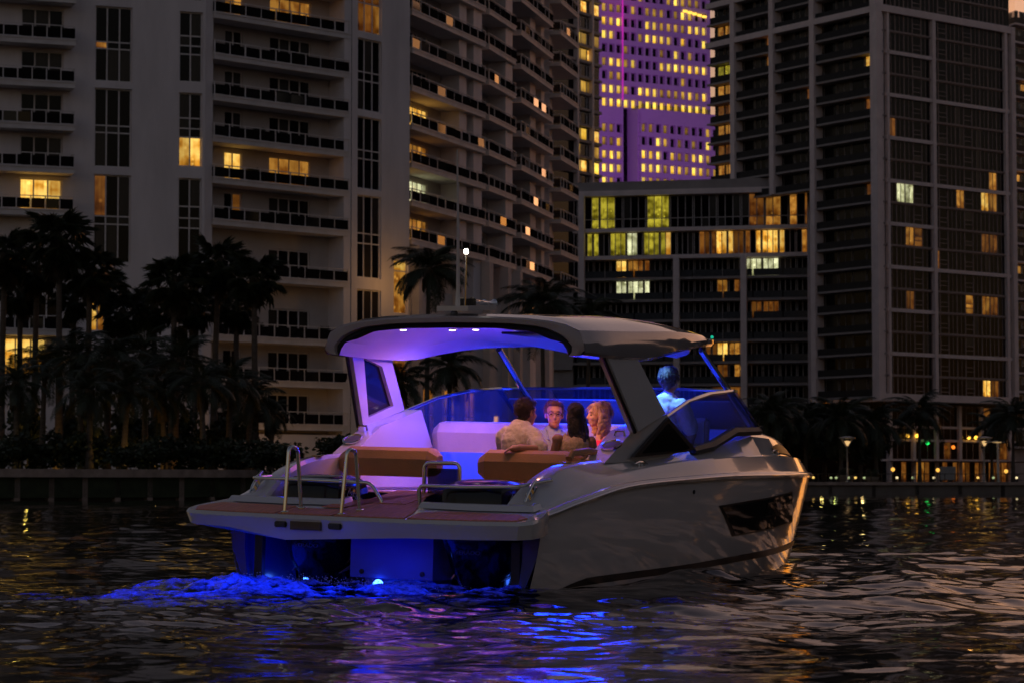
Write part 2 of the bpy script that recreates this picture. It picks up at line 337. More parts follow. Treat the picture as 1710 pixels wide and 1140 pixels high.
def wall_mesh(u0, u1, z0, z1, holes, depth):
    """wall with window openings and their reveals"""
    us = sorted({u0, u1, *[h[0] for h in holes], *[h[1] for h in holes]}); zs = sorted({z0, z1, *[h[2] for h in holes], *[h[3] for h in holes]})
    us = [x for x in us if u0 <= x <= u1]; zs = [x for x in zs if z0 <= x <= z1]
    b = MB()
    for i in range(len(us) - 1):
        k0 = None
        for k in range(len(zs) - 1):
            c = ((us[i] + us[i + 1]) / 2, (zs[k] + zs[k + 1]) / 2)
            inside = any(h[0] < c[0] < h[1] and h[2] < c[1] < h[3] for h in holes)
            if not inside:
                if k0 is None: k0 = zs[k]
            if (inside or k == len(zs) - 2) and k0 is not None:
                top = zs[k] if inside else zs[k + 1]
                b.add([(us[i], 0, k0), (us[i + 1], 0, k0), (us[i + 1], 0, top), (us[i], 0, top)], [(0, 1, 2, 3)]); k0 = None
    for (a, c, d, e) in holes:
        b.add([(a, 0, d), (c, 0, d), (c, depth, d), (a, depth, d)], [(0, 1, 2, 3)])
        b.add([(a, 0, e), (a, depth, e), (c, depth, e), (c, 0, e)], [(0, 1, 2, 3)])
        b.add([(a, 0, d), (a, depth, d), (a, depth, e), (a, 0, e)], [(0, 1, 2, 3)])
        b.add([(c, 0, d), (c, 0, e), (c, depth, e), (c, depth, d)], [(0, 1, 2, 3)])
    return b
def q(x, s=100.): return round(x * s) / s
def window(face, parent, u0, u1, z0, z1, cols, rows, n, mats, fw=.10, fmat=None, name='window'):
    """frame with mullions as the part; every pane a sub-part. rows: list of z fractions; mats: function(col,row)->material"""
    w, h = q(u1 - u0), q(z1 - z0); rows = tuple(rows)
    def fr():
        b = MB(); d = .10
        cu = [w * k / cols for k in range(cols + 1)]; cz = [h * t for t in rows]
        for k, x in enumerate(cu):
            a, c = (0, fw) if k == 0 else (w - fw, w) if k == cols else (x - fw / 2, x + fw / 2); b.box(a, c, -.02, d, 0, h)
        for k, x in enumerate(cz):
            a, c = (0, fw) if k == 0 else (h - fw, h) if k == len(cz) - 1 else (x - fw / 2, x + fw / 2); b.box(0, w, -.015, d - .005, a, c)
        return b.mesh('window')
    f = put(name, shared(('wf', w, h, cols, rows, fw), fr), fmat or FRAME, parent, face.m(u0, z0, n))
    for k in range(cols):
        for r in range(len(rows) - 1):
            pw, ph = q(w / cols), q(h * (rows[r + 1] - rows[r]))
            me = shared(('pane', pw, ph), lambda: MB().box(0, pw, 0, .03, 0, ph).mesh('pane'))
            put('pane', me, mats(k, r), f, face.m(u0 + w * k / cols, z0 + h * rows[r], n - .04))
    return f
def balcony(face, parent, u0, u1, z, depth, npan, ret_left=True, ret_right=True, th=.38, rail=1.05, name='balcony', pane=None, slabmat=None):
    """slab with posts and rail as the part; every balustrade pane a sub-part. front edge lies on the face plane, the slab runs back from it"""
    w = q(u1 - u0)
    def slab():
        b = MB(); b.box(0, w, 0, depth, -th, 0); b.box(-.06, w + .06, -.06, .12, -.02, .10)
        for k in range(npan + 1):
            x = w * k / npan; x = min(max(x, .04), w - .04); b.box(x - .035, x + .035, .0, .07, .10, rail)
        b.box(0, w, -.01, .08, rail - .06, rail)
        for s, on in ((0, ret_left), (w, ret_right)):
            if on: b.box(s - .04 if s else 0, s if s else .04, .08, depth, rail - .06, rail)
        return b.mesh('balcony')
    o = put(name, shared(('bal', w, depth, npan, ret_left, ret_right, th, rail), slab), slabmat or SLAB, parent, face.m(u0, z))
    pw = q(w / npan - .09); me = shared(('rp', pw, rail), lambda: MB().box(0, pw, .025, .045, 0, rail - .34).mesh('rail_pane'))
    for k in range(npan):
        put('rail_pane', me, pane or (FROST if random.random() < .8 else RAILGLASS), o, face.m(u0 + w * k / npan + .045, z + .14) @ Euler((random.gauss(0, .02), 0, random.gauss(0, .03))).to_matrix().to_4x4())
    for s, on in ((u0 + .02, ret_left), (u1 - .04, ret_right)):
        if on:
            dd = q(depth - .15); m2 = shared(('rpe', dd, rail), lambda: MB().box(0, .02, .1, dd, 0, rail - .34).mesh('rail_pane'))
            put('rail_pane', m2, pane or RAILGLASS, o, face.m(s, z + .14))
    return o
def dark(k, r): return GLASS
def mixd(k, r): return CURTAIN if random.random() < .3 else GLASS
def solid(m): return lambda k, r: m

# ------------------------------------------------------------------ left condominium tower
D0 = 180.0
def Dl(x):
    d = D0 * math.exp(8.5e-5 * min(x, 342))
    if x > 342: d *= math.exp(2.13e-4 * (min(x, 587) - 342))
    if x > 587: d *= math.exp(2.9e-4 * (min(x, 684) - 587))
    if x > 684: d *= math.exp(6.0e-4 * (min(x, 815) - 684))
    if x > 815: d *= math.exp(8.5e-4 * (min(x, 868) - 815))
    if x > 868: d *= math.exp(1.07e-3 * (min(x, 928) - 868))
    if x > 928: d *= math.exp(1.15e-3 * (x - 928))
    return d
LEV = [5.3, 8.56, 11.8, 16.4, 20.4, 23.5, 26.6, 29.7, 32.8, 35.9, 39.0, 42.1, 45.2, 48.3, 51.4, 54.5]
ZT = 58.0; G = 1.6
base = at(330, 780, 186); base.z = G
tower = thing('condominium_tower', 'tall pale stucco apartment tower with stacked balconies behind the palm grove', 'building', T(base))
FL = Face(ground_pt(-150, Dl(-150)), ground_pt(342, Dl(342)))
FM = Face(ground_pt(342, Dl(342)), ground_pt(587, Dl(587)))
FN = Face(ground_pt(587, Dl(587)), ground_pt(684, Dl(684)))
# -- flat face with the balcony stack at the edge of the frame and two window columns
uA, uB = FL.u(27), FL.u(124); holes = []; todo = []
zz = [(10.0, 16.2), (16.9, 23.35), (23.9, 29.7), (30.2, 35.75), (36.3, 41.9), (42.5, 48.1)]
w1 = (FL.u(157), FL.u(219)); w2 = (FL.u(298), FL.u(337))
for i, (a, b) in enumerate(zz):
    if i > 0: holes.append((*w1, a, b)); todo.append(('w1', i, *w1, a, b))
    holes.append((*w2, a + (.3 if i else 0), b)); todo.append(('w2', i, *w2, a + (.3 if i else 0), b))
holes.append((FL.u(152), FL.u(178), 11.9, 14.3)); todo.append(('low', 0, FL.u(152), FL.u(178), 11.9, 14.3))
holes.append((FL.u(4), FL.u(80), 8.7, 11.3)); todo.append(('lobby', 0, FL.u(4), FL.u(80), 8.7, 11.3))
dw = (FL.u(33), FL.u(104))
for z in LEV[2:]:
    if z + 2.45 < ZT and not (z == 16.4): holes.append((*dw, z, z + 2.45)); todo.append(('bd', z, *dw, z, z + 2.45))
wl = put('wall', wall_mesh(0, FL.L, G, ZT, holes, .30).mesh('wall'), STUCCO, tower, FL.M)
for kind, i, u0, u1, z0, z1 in todo:
    if kind == 'w1':
        window(FL, tower, u0, u1, z0, z1, 3, (0, .44, .53, 1), -.22, (lambda k, r, i=i: WARM2 if (i == 3 and k == 0 and r == 1) else DEEP if (i == 1 and k == 0 and r == 2) else mixd(k, r)))
    elif kind == 'w2':
        window(FL, tower, u0, u1, z0, z1, 2, (0, .40, .52, .66, 1), -.22, (lambda k, r, i=i: WARM if (i == 2 and r == 0) else WARM2 if (i == 2 and r == 9) else mixd(k, r)))
    elif kind == 'low': window(FL, tower, u0, u1, z0, z1, 2, (0, 1), -.2, lambda k, r: WARM if k == 0 else WARM2)
    elif kind == 'lobby': window(FL, tower, u0, u1, z0, z1, 3, (0, 1), -.2, solid(WARM))
    elif kind == 'bd': window(FL, tower, u0, u1, z0, z1, 3, (0, 1), -.2, solid(WARM) if abs(i - 20.4) < .1 else mixd)
FLb = FL.off(1.5)
for z in LEV[2:]:
    if z != 16.4: balcony(FLb, tower, FLb.u(-95), FLb.u(124), z, 1.5, 9, False, True)
# -- recessed balcony bay
FMb = FM.off(0.); FMi = FM.off(-1.9); u0, u1 = FM.u(357), FM.u(583)
bayw = [(FMi.u(374), FMi.u(404), 2), (FMi.u(449), FMi.u(518), 4), (FMi.u(550), FMi.u(574), 2)]
holes = []; zs = [z for z in LEV if z > 2]
for z in zs:
    for a, b, c in bayw:
        if z + 2.5 < ZT: holes.append((a, b, z, z + 2.4))
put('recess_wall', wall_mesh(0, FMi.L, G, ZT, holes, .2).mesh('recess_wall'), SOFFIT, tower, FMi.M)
for z in zs:
    if z + 2.5 >= ZT: continue
    for j, (a, b, c) in enumerate(bayw):
        f = mixd
        if abs(z - 23.5) < .1: f = solid(WARM) if j == 0 else solid(WARM2) if j == 1 else mixd
        if abs(z - 11.8) < .1 and j == 2: f = solid(DEEP)
        if abs(z - 35.9) < .1: f = solid(WARM2) if j != 2 else mixd
        if abs(z - 20.4) < .1 and j == 0: f = lambda k, r: DEEP if k else GLASS
        window(FMi, tower, a, b, z, z + 2.4, c, (0, 1), -.12, f)
    balcony(FMb, tower, u0, u1, z, 1.9, 9, z in (23.5, 29.7, 35.9, 42.1), False)
pier = MB()
for a, b in ((FM.u(342), FM.u(358)), (FM.u(575), FM.L)):
    pier.box(a, b, .25 if a < 3 else .05, 2.0, G, ZT)
pier.box(FM.u(342), FM.L, .3, 2.0, G, 4.6); pier.build('pier', STUCCO, tower, FM.M)
# -- narrow face with a window column
holes = []; w3 = (FN.u(597), FN.u(637))
zz3 = [(5.6, 9.2), (10.6, 16.0), (16.9, 23.4), (23.9, 29.6), (30.1, 35.8), (36.3, 41.9), (42.5, 48.0)]
for a, b in zz3: holes.append((*w3, a, b))
ent = (FN.u(658), FN.u(682)); holes.append((*ent, 14.3, 18.6)); holes.append((*ent, 5.0, 13.0))
put('wall', wall_mesh(0, FN.L, G, ZT, holes, .3).mesh('wall'), STUCCO, tower, FN.M)
for i, (a, b) in enumerate(zz3):
    window(FN, tower, *w3, a, b, 3, (0, .42, .54, 1) if i > 1 else (0, 1), -.2, (lambda k, r, i=i: WARM2 if i == 5 and k == 2 and r == 0 else DEEP if i == 5 else mixd(k, r)))
window(FN, tower, *ent, 14.3, 18.6, 1, (0, .8, 1), -.2, lambda k, r: WARM if r else WARM2)
window(FN, tower, *ent, 5.0, 13.0, 1, (0, .5, 1), -.2, lambda k, r: DEEP)
# -- receding balcony bays
def bay(xa, xb, npan, wins, piers, lo, back=2.0, litf=None, left_ret=True):
    F = Face(ground_pt(xa, Dl(xa)), ground_pt(xb, Dl(xb))); Fi = F.off(-back)
    for z in LEV:
        if z < lo or z + 2.6 > ZT: continue
        balcony(F, tower, .0, F.L, z, back, npan, left_ret, False)
    holes = []
    for z in LEV:
        if z < lo or z + 2.6 > ZT: continue
        for a, b, c in wins: holes.append((F.L * a, F.L * b, z, z + 2.35))
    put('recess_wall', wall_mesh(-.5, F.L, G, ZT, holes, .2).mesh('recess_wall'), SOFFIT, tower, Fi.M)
    for z in LEV:
        if z < lo or z + 2.6 > ZT: continue
        for j, (a, b, c) in enumerate(wins):
            m = litf(z, j) if litf else None
            window(Fi, tower, F.L * a, F.L * b, z, z + 2.35, c, (0, 1), -.12, solid(m) if m else mixd)
    for a, b, d0 in piers:
        MB().box(F.L * a, F.L * b, d0, back + .3, G, ZT).build('pier', STUCCO, tower, F.M)
    return F
litA = {(29.7, 1): WARM, (26.6, 1): WARM2, (23.5, 1): PALE, (23.5, 0): WARM, (20.4, 1): WARM2, (29.7, 0): DEEP}
BA = bay(688, 811, 9, [(.0, .16, 2), (.28, .52, 4), (.80, .86, 1)], [(.70, .80, .5), (.88, 1.0, .35)], 19, 2.2, lambda z, j: litA.get((round(z, 1), j)))
BB = bay(817, 862, 5, [(.02, .25, 1), (.5, .62, 1)], [(.72, .98, .3)], 19, 2.0)
BC = bay(871, 924, 8, [(.05, .2, 1), (.3, .5, 1)], [(.55, .72, .9), (.90, 1.0, .9)], 15, 2.6)
BD = bay(937, 966, 6, [(.2, .5, 1), (.6, .8, 1)], [(.0, .16, 1.2)], 15, 2.6)
pod = MB(); pod.prism([BA.a + BA.n * -.1, BA.a + BA.d * BA.L + BA.n * -.1, BB.a + BB.d * BB.L + BB.n * -.1, BB.a + BB.d * BB.L - BB.n * 3, BA.a - BA.n * 3], (0, 0, 16.6 - G), T(0, 0, G))
for x in (.02, .55, .98): pod.box(BA.L * x, BA.L * x + .9, -.5, .3, G, 19.9, BA.M)
for x in (.5, .95): pod.box(BB.L * x, BB.L * x + .8, -.5, .3, G, 19.9, BB.M)
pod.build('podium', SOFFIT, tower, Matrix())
for k in range(3):
    window(BA, tower, BA.L * (.12 + .28 * k), BA.L * (.26 + .28 * k), 3.2, 8.6, 2, (0, .6, 1), .14, solid(WARM2 if k == 1 else DEEP))
for k in range(2):
    window(BB, tower, BB.L * (.1 + .4 * k), BB.L * (.3 + .4 * k), 4.2, 6.8, 1, (0, 1), .14, solid(WARM if k == 0 else DEEP))
core = MB()
pl = [FL.a - FL.n * .35, FL.a + FL.d * FL.L - FL.n * .35, FM.a + FM.d * .1 - FM.n * 2.3, FM.a + FM.d * FM.L - FM.n * 2.3, FN.a + FN.d * FN.L - FN.n * .35, BA.a - BA.n * 2.55 + BA.d * .3, BA.a + BA.d * BA.L - BA.n * 2.55, BB.a + BB.d * BB.L - BB.n * 2.35,
      BC.a + BC.d * BC.L - BC.n * 2.95, BD.a + BD.d * BD.L - BD.n * 2.95, Vector((-20, 330, 0)), Vector((-75, 300, 0)), Vector((FL.a.x, 240, 0))]
core.prism(pl, (0, 0, ZT - G + 1), T(0, 0, G)); core.build('core', GLASS, tower, Matrix())

# ------------------------------------------------------------------ middle terrace block
ICON = M_('pale_precast_frame', (.80, .68, .66), .75, var=.1, scale=.6)
ICONS = M_('grey_floor_slab', (.36, .32, .31), .8, var=.12, scale=.6)
def Dm(x): return 380.0 * math.exp(-5.2e-5 * (x - 965))
FT = Face(ground_pt(962, Dm(962)), ground_pt(1357, Dm(1357))); Gr = 1.0
mbase = at(1160, 800, 372); mbase.z = Gr
mid = thing('terrace_block', 'wide mid-rise apartment block with lit yellow windows behind the boat roof', 'building', T(mbase))
zl = [FT.hit(1200, y)[1] for y in (318, 379, 425, 462, 499, 533, 567, 603, 640, 676, 712, 748, 784)]
MB().box(-.5, FT.L, 1.2, 24, Gr, zl[0] - .4).build('core', GLASS, mid, FT.M)
for i, z in enumerate(zl[:-1]):
    o = MB().box(-.4, FT.L + .3, -.9 if i < 3 else -.5, 1.2, z - (.55 if i < 3 else .35), z + (.25 if i == 0 else 0)).build('floor_slab', ICON if i < 3 else ICONS, mid, FT.M)
MB().box(-22, -.6, .5, 20, Gr, zl[3]).build('annex', ICONS, mid, FT.M)
for k in range(7): MB().box(-22, -.6, -.1, .5, Gr + 3.4 * k, Gr + 3.4 * k + .4).build('floor_slab', ICONS, mid, FT.M)
cols = [973, 1131, 1243, 1355]
for j, x in enumerate(cols):
    u = FT.u(x, 480); MB().box(u - .45, u + .45, -1.3, -.2, Gr if j else zl[4], zl[0] - .1 if j in (0, 3) else zl[2] - .3).build('column', ICON, mid, FT.M)
MB().box(-.4, FT.L + .3, -.6, 24, zl[0] + .25, zl[0] + 1.6).build('roof_garden_planter', ICONS, mid, FT.M)
litT = {}
def lt(r, x0, x1, m): litT.setdefault(r, []).append((x0, x1, m))
lt(0, 996, 1024, YGREEN); lt(0, 1080, 1122, YGREEN); lt(0, 1254, 1276, DEEP); lt(0, 1276, 1300, WARM2); lt(0, 1316, 1332, WARM2); lt(0, 1340, 1352, DEEP)
lt(1, 985, 1000, YGREEN); lt(1, 1020, 1044, YGREEN); lt(1, 1044, 1068, PALE); lt(1, 1072, 1112, YGREEN); lt(1, 1112, 1124, WARM); lt(1, 1170, 1196, DEEP); lt(1, 1196, 1222, WARM); lt(1, 1222, 1248, DEEP); lt(1, 1264, 1312, WARM); lt(1, 1340, 1352, WARM2)
lt(2, 1028, 1042, WARM); lt(2, 1042, 1062, WARM2); lt(2, 1245, 1302, PALE); lt(2, 1062, 1085, DEEP)
lt(3, 1032, 1086, PALE); lt(3, 1198, 1214, WARM2); lt(3, 1225, 1240, DEEP); lt(4, 1250, 1300, DEEP); lt(6, 1198, 1214, WARM); lt(6, 1214, 1240, WARM2); lt(7, 1195, 1215, DEEP); lt(7, 1222, 1240, WARM2); lt(6, 1180, 1198, DEEP); lt(8, 1190, 1240, DEEP)
for i in range(len(zl) - 2):
    z1 = zl[i] - (.55 if i < 3 else .35); z0 = zl[i + 1]; n = 10 if i == 0 else 14
    for k in range(n):
        a, b = FT.L * k / n, FT.L * (k + 1) / n; xm = 965 + 390 * (k + .5) / n; c = 3
        def f(kk, r, i=i, k=k, n=n, c=c):
            xa = 963 + 393 * (k + (kk + .5) / c) / n
            for x0, x1, m in litT.get(i, []):
                if x0 - 1 <= xa <= x1 + 1: return m
            return GLASS if random.random() < .8 else CURTAIN
        window(FT, mid, a + .06, b - .06, z0 + .02, z1 - .02, c, (0, .3, 1) if i == 0 else (0, 1), -.9 if i > 1 else -.2, f, .12, M_('pale_mullion', (.42, .38, .37), .6, var=.1))
    if i >= 2:
        for k in range(8):
            me = shared(('tr', q(FT.L / 8 - .2)), lambda: MB().box(0, q(FT.L / 8 - .2), 0, .04, 0, 1.0).mesh('rail_pane'))
            put('rail_pane', me, M_('pale_rail_glass', (.07, .075, .08), .15, var=.25), mid, FT.m(FT.L * k / 8 + .1, z0 + .05, .42))

# ------------------------------------------------------------------ right glass tower
DR = 352.0
def Da(x): return DR * math.exp(3.0e-4 * (1467 - x))
def Db(x): return DR * math.exp(2.3e-4 * (x - 1467))
FA = Face(ground_pt(1181, Da(1181)), ground_pt(1467, DR)); FB = Face(ground_pt(1467, DR), ground_pt(1692, Db(1692)))
rb = at(1467, 800, DR); rb.z = Gr
rt = thing('glass_tower', 'dark glass high-rise with a pale square frame and open balconies on its side', 'building', T(rb))
zB = FB.hit(1480, 662)[1]; fh = 3.05; NF = 24; lev = [zB + fh * k for k in range(NF + 1)]; ZR = lev[-1]
ztop_frame = zB + fh * 18
cr = MB(); P1 = FA.a - FA.n * 1.6 + FA.d * 0; P2 = FA.a + FA.d * (FA.L - 1.4) - FA.n * 1.6; P3 = FB.a + FB.d * 1.4 - FB.n * .5; P4 = FB.a + FB.d * FB.L - FB.n * .5
cr.prism([P1, P2, P3, P4, P4 + Vector((10, 45, 0)), P1 + Vector((10, 45, 0))], (0, 0, ZR - lev[10]), T(0, 0, lev[10])); cr.build('core', GLASS, rt, Matrix())
P0 = FA.a + FA.d * FA.u(1357, 480) - FA.n * 1.6
MB().prism([P0, P2, P3, P4, P4 + Vector((10, 45, 0)), P0 + Vector((10, 45, 0))], (0, 0, lev[10] - zB), T(0, 0, zB)).build('core', GLASS, rt, Matrix())
# glass face: panes in a pale grid
ncol = 14; fm = M_('mullion_bronze', (.30, .23, .215), .5, var=.1)
litB = {(9, 1): PALE, (9, 2): PALE, (9, 8): WARM2, (10, 12): WARM2, (9, 11): WARM, (9, 12): WARM2, (7, 2): WARM2, (7, 3): DEEP, (0, 11): WARM, (0, 12): DEEP, (6, 5): DEEP, (4, 2): DEEP, (4, 9): WARM2, (4, 11): WARM2, (4, 12): DEEP, (12, 0): DEEP, (7, 11): DEEP, (7, 12): DEEP}
uL = FB.u(1483); uR = FB.u(1679); cw = (uR - uL) / ncol
for k in range(NF):
    for c in range(ncol):
        m = litB.get((k, c)); a = uL + cw * c
        style = c in (3, 6, 9)
        f = (lambda kk, r, m=m: m) if m else (lambda kk, r: GLASS if random.random() < .93 else CURTAIN)
        window(FB, rt, a + .02, a + cw - .02, lev[k] + .12, lev[k + 1] - .12, 1 if style else 2, (0, .3, .52, 1) if style else (0, 1), -.12, f, .09, fm)
for k in range(NF + 1):
    for half in (0, 1):
        thick = (k % 4 == (0 if half == 0 else 2)) or k in (0, 18); a, b = (uL - .5, FB.u(1559)) if half == 0 else (FB.u(1559), uR + .8)
        if half == 0 and k % 2 == 0 and k > 0: thick = True
        t = .26 if thick else .11; MB().box(a, b, -.30 if thick else -.10, .2, lev[k] - t, lev[k] + t).build('floor_band', ICON if thick else fm, rt, FB.M)
for x, w_, d in ((1466, .55, .5), (1483, .22, .3), (1559, .34, .42), (1680, .3, .35), (1691, .42, .5)):
    u = FB.u(x, 350); MB().box(u - w_, u + w_, -d, .3, lev[0] - .5, lev[18] + .5 if x != 1483 else lev[18]).build('frame_column', ICON, rt, FB.M)
for k in (0, 18): MB().box(0, FB.L, -.46, .3, lev[k] - .5, lev[k] + .5).build('frame_beam', ICON, rt, FB.M)
# balcony face
ac = [1182, 1225, 1290, 1358, 1460]
for x in ac[1:]:
    u = FA.u(x, 200); MB().box(u - .5, u + .5, -.3, 1.4, lev[0] - .5 if x > 1350 else lev[10], ZR).build('frame_column', ICON, rt, FA.M)
litA2 = {(16, 1): WARM2, (14, 2): DEEP, (15, 3): WARM, (13, 3): DEEP, (17, 1): DEEP, (16, 0): YGREEN, (15, 0): WARM2, (14, 0): DEEP, (13, 0): WARM2, (12, 0): DEEP, (11, 0): WARM2, (18, 0): WARM2, (20, 0): WARM, (21, 1): WARM2, (9, 3): DEEP, (10, 0): WARM2}
for k in range(NF):
    z = lev[k]; white = k in (18, 20)
    a0 = 0 if k > 9 else FA.u(1356, 500)
    o = MB().box(a0, FA.L - .2, -.25 if white else .0, 1.7, z - (.5 if white else .14), z + (.35 if white else .14)).build('balcony_slab', ICON if white else ICONS, rt, FA.M)
    for j in range(4):
        if k <= 9 and j < 3: continue
        ua, ub = FA.u(ac[j], 200) + .5, FA.u(ac[j + 1], 200) - .5
        me = shared(('ar', q(ub - ua)), lambda: MB().box(0, q(ub - ua), .1, .14, 0, .95).mesh('rail_pane'))
        put('rail_pane', me, M_('smoke_rail_glass', (.035, .035, .038), .3, var=.25, spec=.08), o, FA.m(ua, z + .16))
        n = 3 if j < 3 else 4
        for p in range(n):
            m = litA2.get((k, j)) if (p == n - 1 or j == 0) else None
            window(FA, rt, ua + (ub - ua) * p / n + .1, ua + (ub - ua) * (p + 1) / n - .1, z + .16, z + fh - .16, 2 if p % 2 else 1, (0, 1), -1.55, solid(m) if m else mixd, .1, ICONS)
# street-level glass hall under the tower
FP = FB.off(-3.0); pc = [1485.5, 1524.6, 1563, 1601.7, 1638, 1685]; hz = [FP.hit(1560, y)[1] for y in (768, 735, 713, 676)]
MB().box(FP.u(1470), FP.u(1690), .4, 20, Gr, lev[0] - .5).build('hall_core', GLASS, rt, FP.M)
for x in pc: u = FP.u(x, 720); MB().box(u - .3, u + .3, -.3, .4, Gr, hz[3]).build('hall_column', ICON, rt, FP.M)
for z in hz[:3]: MB().box(FP.u(1470), FP.u(1690), -.15, .35, z - .14, z + .14).build('hall_beam', ICON, rt, FP.M)
for i in range(3):
    for j in range(5):
        a, b = FP.u(pc[j], 720) + .3, FP.u(pc[j + 1], 720) - .3
        window(FP, rt, a, b, hz[i] + .14, hz[i + 1] - .14, 3, (0, 1), -.1, lambda k, r: DEEP if random.random() < .08 else GLASS, .09, fm)
for j in range(5):
    a, b = FP.u(pc[j], 720) + .3, FP.u(pc[j + 1], 720) - .3
    window(FP, rt, a, b, Gr, hz[0] - .14, 4, (0, 1), -.1, lambda k, r: random.choice((DEEP, DEEP, DEEP, WARM2, GLASS, GLASS)), .12, M_('mahogany_shopfront', (.10, .025, .015), .5))
MB().box(FP.u(1480), FP.u(1690), -3.2, -.3, hz[0] - .25, hz[0] - .1).build('awning', M_('dark_red_awning', (.06, .015, .012), .8), rt, FP.M)
# hanging bulbs in the hall
bm_ = {'amber': lamp_mat('bulb_amber', (1, .5, .05), 3.), 'green': lamp_mat('bulb_green', (.02, 1, .15), 1.2), 'orange': lamp_mat('bulb_orange', (1, .22, .02), 1.6)}
for x, y, c in ((1511, 727, 'amber'), (1527, 727, 'amber'), (1544, 739, 'green'), (1587, 746, 'orange'), (1613, 730, 'amber'), (1625, 730, 'amber')):
    u, z = FP.hit(x, y); put('hall_bulb', shared(('bulb', .3), lambda: MB().ball((0, 0, 0), .28, 8, 6).mesh('bulb', True)), bm_[c], rt, FP.m(u, z, .55))

# ------------------------------------------------------------------ towers behind
FS = Face(ground_pt(1694, 420), ground_pt(1840, 440)); zt = FS.hit(1700, 26)[1]
st = thing('far_tower', 'grey apartment high-rise beyond the glass tower at the edge of the frame', 'building', T(FS.a + Vector((10, 5, Gr))))
MB().box(0, FS.L, 1.2, 25, Gr, zt).build('wall', ICONS, st, FS.M)
for k in range(int((zt - 4) / 3.1)):
    z = zt - 1.5 - 3.1 * k; o = MB().box(-.2, FS.L, -.2, 1.3, z - .2, z + .12).build('balcony_slab', ICON, st, FS.M)
    put('rail_pane', shared(('sr',), lambda: MB().box(0, FS.L, 0, .05, 0, 1.).mesh('rail_pane')), M_('smoke_rail_glass', (.035, .035, .038), .1), o, FS.m(0, z + .12, .1))
    for j in range(4):
        window(FS, st, .4 + 3.4 * j, 3.4 + 3.4 * j, z + .14, z + 2.6, 2, (0, 1), -1.1, solid(WARM2) if (k, j) in ((9, 0), (4, 1), (14, 0)) else mixd, .1)
MB().tube([FS.M @ Vector((1.2, 5, zt)), FS.M @ Vector((1.2, 5, zt + 1.5)), FS.M @ Vector((1.2, 5, zt + 3.6))], [.12, .07, .04], 6).build('antenna', ICONS, st, Matrix())

PUR = M_('lilac_stone_cladding', (.50, .42, .48), .8, var=.05, scale=.3)
DP = 600.0
FU = Face(ground_pt(1001, DP), ground_pt(1187, DP * 1.028)); su = FU.L / 186.0
pb = at(1095, 800, 610); pb.z = Gr
pt = thing('office_tower', 'purple floodlit office tower with rows of lit yellow windows', 'building', T(pb))
z_at = lambda y: FU.hit(1010, y)[1]
holes = []; holes2 = []; wins = []; FU2 = FU.off(4.5)
rows_y = [11.5 + 22.6 * k for k in range(-2, 8)] + [212.5 + 22.4 * k for k in range(0, 5)] + [325 + 22.4 * k for k in range(0, 12)]
xs = [1000 + 3.6 + 11.62 * k for k in range(15)]; gap0, gap1 = FU.u(1041, 240), FU.u(1052, 240)
for ri, y in enumerate(rows_y):
    z1, z0 = z_at(y - 7.2), z_at(y + 7.2)
    for ci in range(15):
        a = FU.L * (4.6 + 11.95 * ci) / 186.; b = a + FU.L * 8.6 / 186.
        if 9 < ri and gap0 - .9 < (a + b) / 2 < gap1 + .9: continue
        if y > 330: continue
        fwd_ = ri > 9 and (a + b) / 2 > gap1
        (holes2 if fwd_ else holes).append((a, b, z0, z1)); wins.append((ri, ci, a, b, z0, z1, fwd_))
low = 0.0
ztp = z_at(-60)
put('forward_block', wall_mesh(gap1, FU.L, Gr, z_at(181), holes2, 1.2).mesh('forward_block'), PUR, pt, FU2.M); MB().box(gap1 + .01, FU.L, 1.2, 5.6, Gr, z_at(181)).build('forward_core', PUR, pt, FU2.M)
put('wall', wall_mesh(0, FU.L, Gr, ztp, holes + [(gap0, gap1, Gr, z_at(178))], 1.2).mesh('wall'), PUR, pt, FU.M)
MB().box(0, FU.L, 1.2, 40, Gr, ztp).build('core', GLASS, pt, FU.M)
litrows = {0: .3, 1: .3, 2: .35, 3: .7, 4: .55, 5: .08, 6: .5, 7: .0, 8: .42, 9: .93, 10: .02, 11: .12, 12: .8, 13: .85, 14: .3}
OFF = lit('lit_office_yellow', (.95, .50, .03), (1., .70, .10), 1.15, .5); OFF2 = lit('lit_office_dim', (.40, .20, .02), (.75, .42, .05), .6, .5)
for ri, ci, a, b, z0, z1, fwd_ in wins:
    p = litrows.get(ri, .2); m = OFF if random.random() < p else OFF2 if random.random() < .28 + p * .5 else GLASS
    window(FU2 if fwd_ else FU, pt, a, b, z0, z1, 1, (0, 1), -.7, solid(m), .12, ICONS)
MB().box(gap0 - FU.L * 2.5 / 186, gap0 - FU.L * 1.0 / 186 + .0, -.4, -.1, z_at(165), z_at(-40)).build('light_strip', lamp_mat('magenta_strip', (.8, .04, .55), .35), pt, FU.M)
for k in range(5): MB().box(FU.u(1140 + 8 * k, 5), FU.u(1146 + 8 * k, 5), -.5, -.1, z_at(6 + 1.4 * k), z_at(2 + 1.4 * k)).build('sign_light', lamp_mat('bulb_amber_soft', (1, .62, .08), 1.5), pt, FU.M)
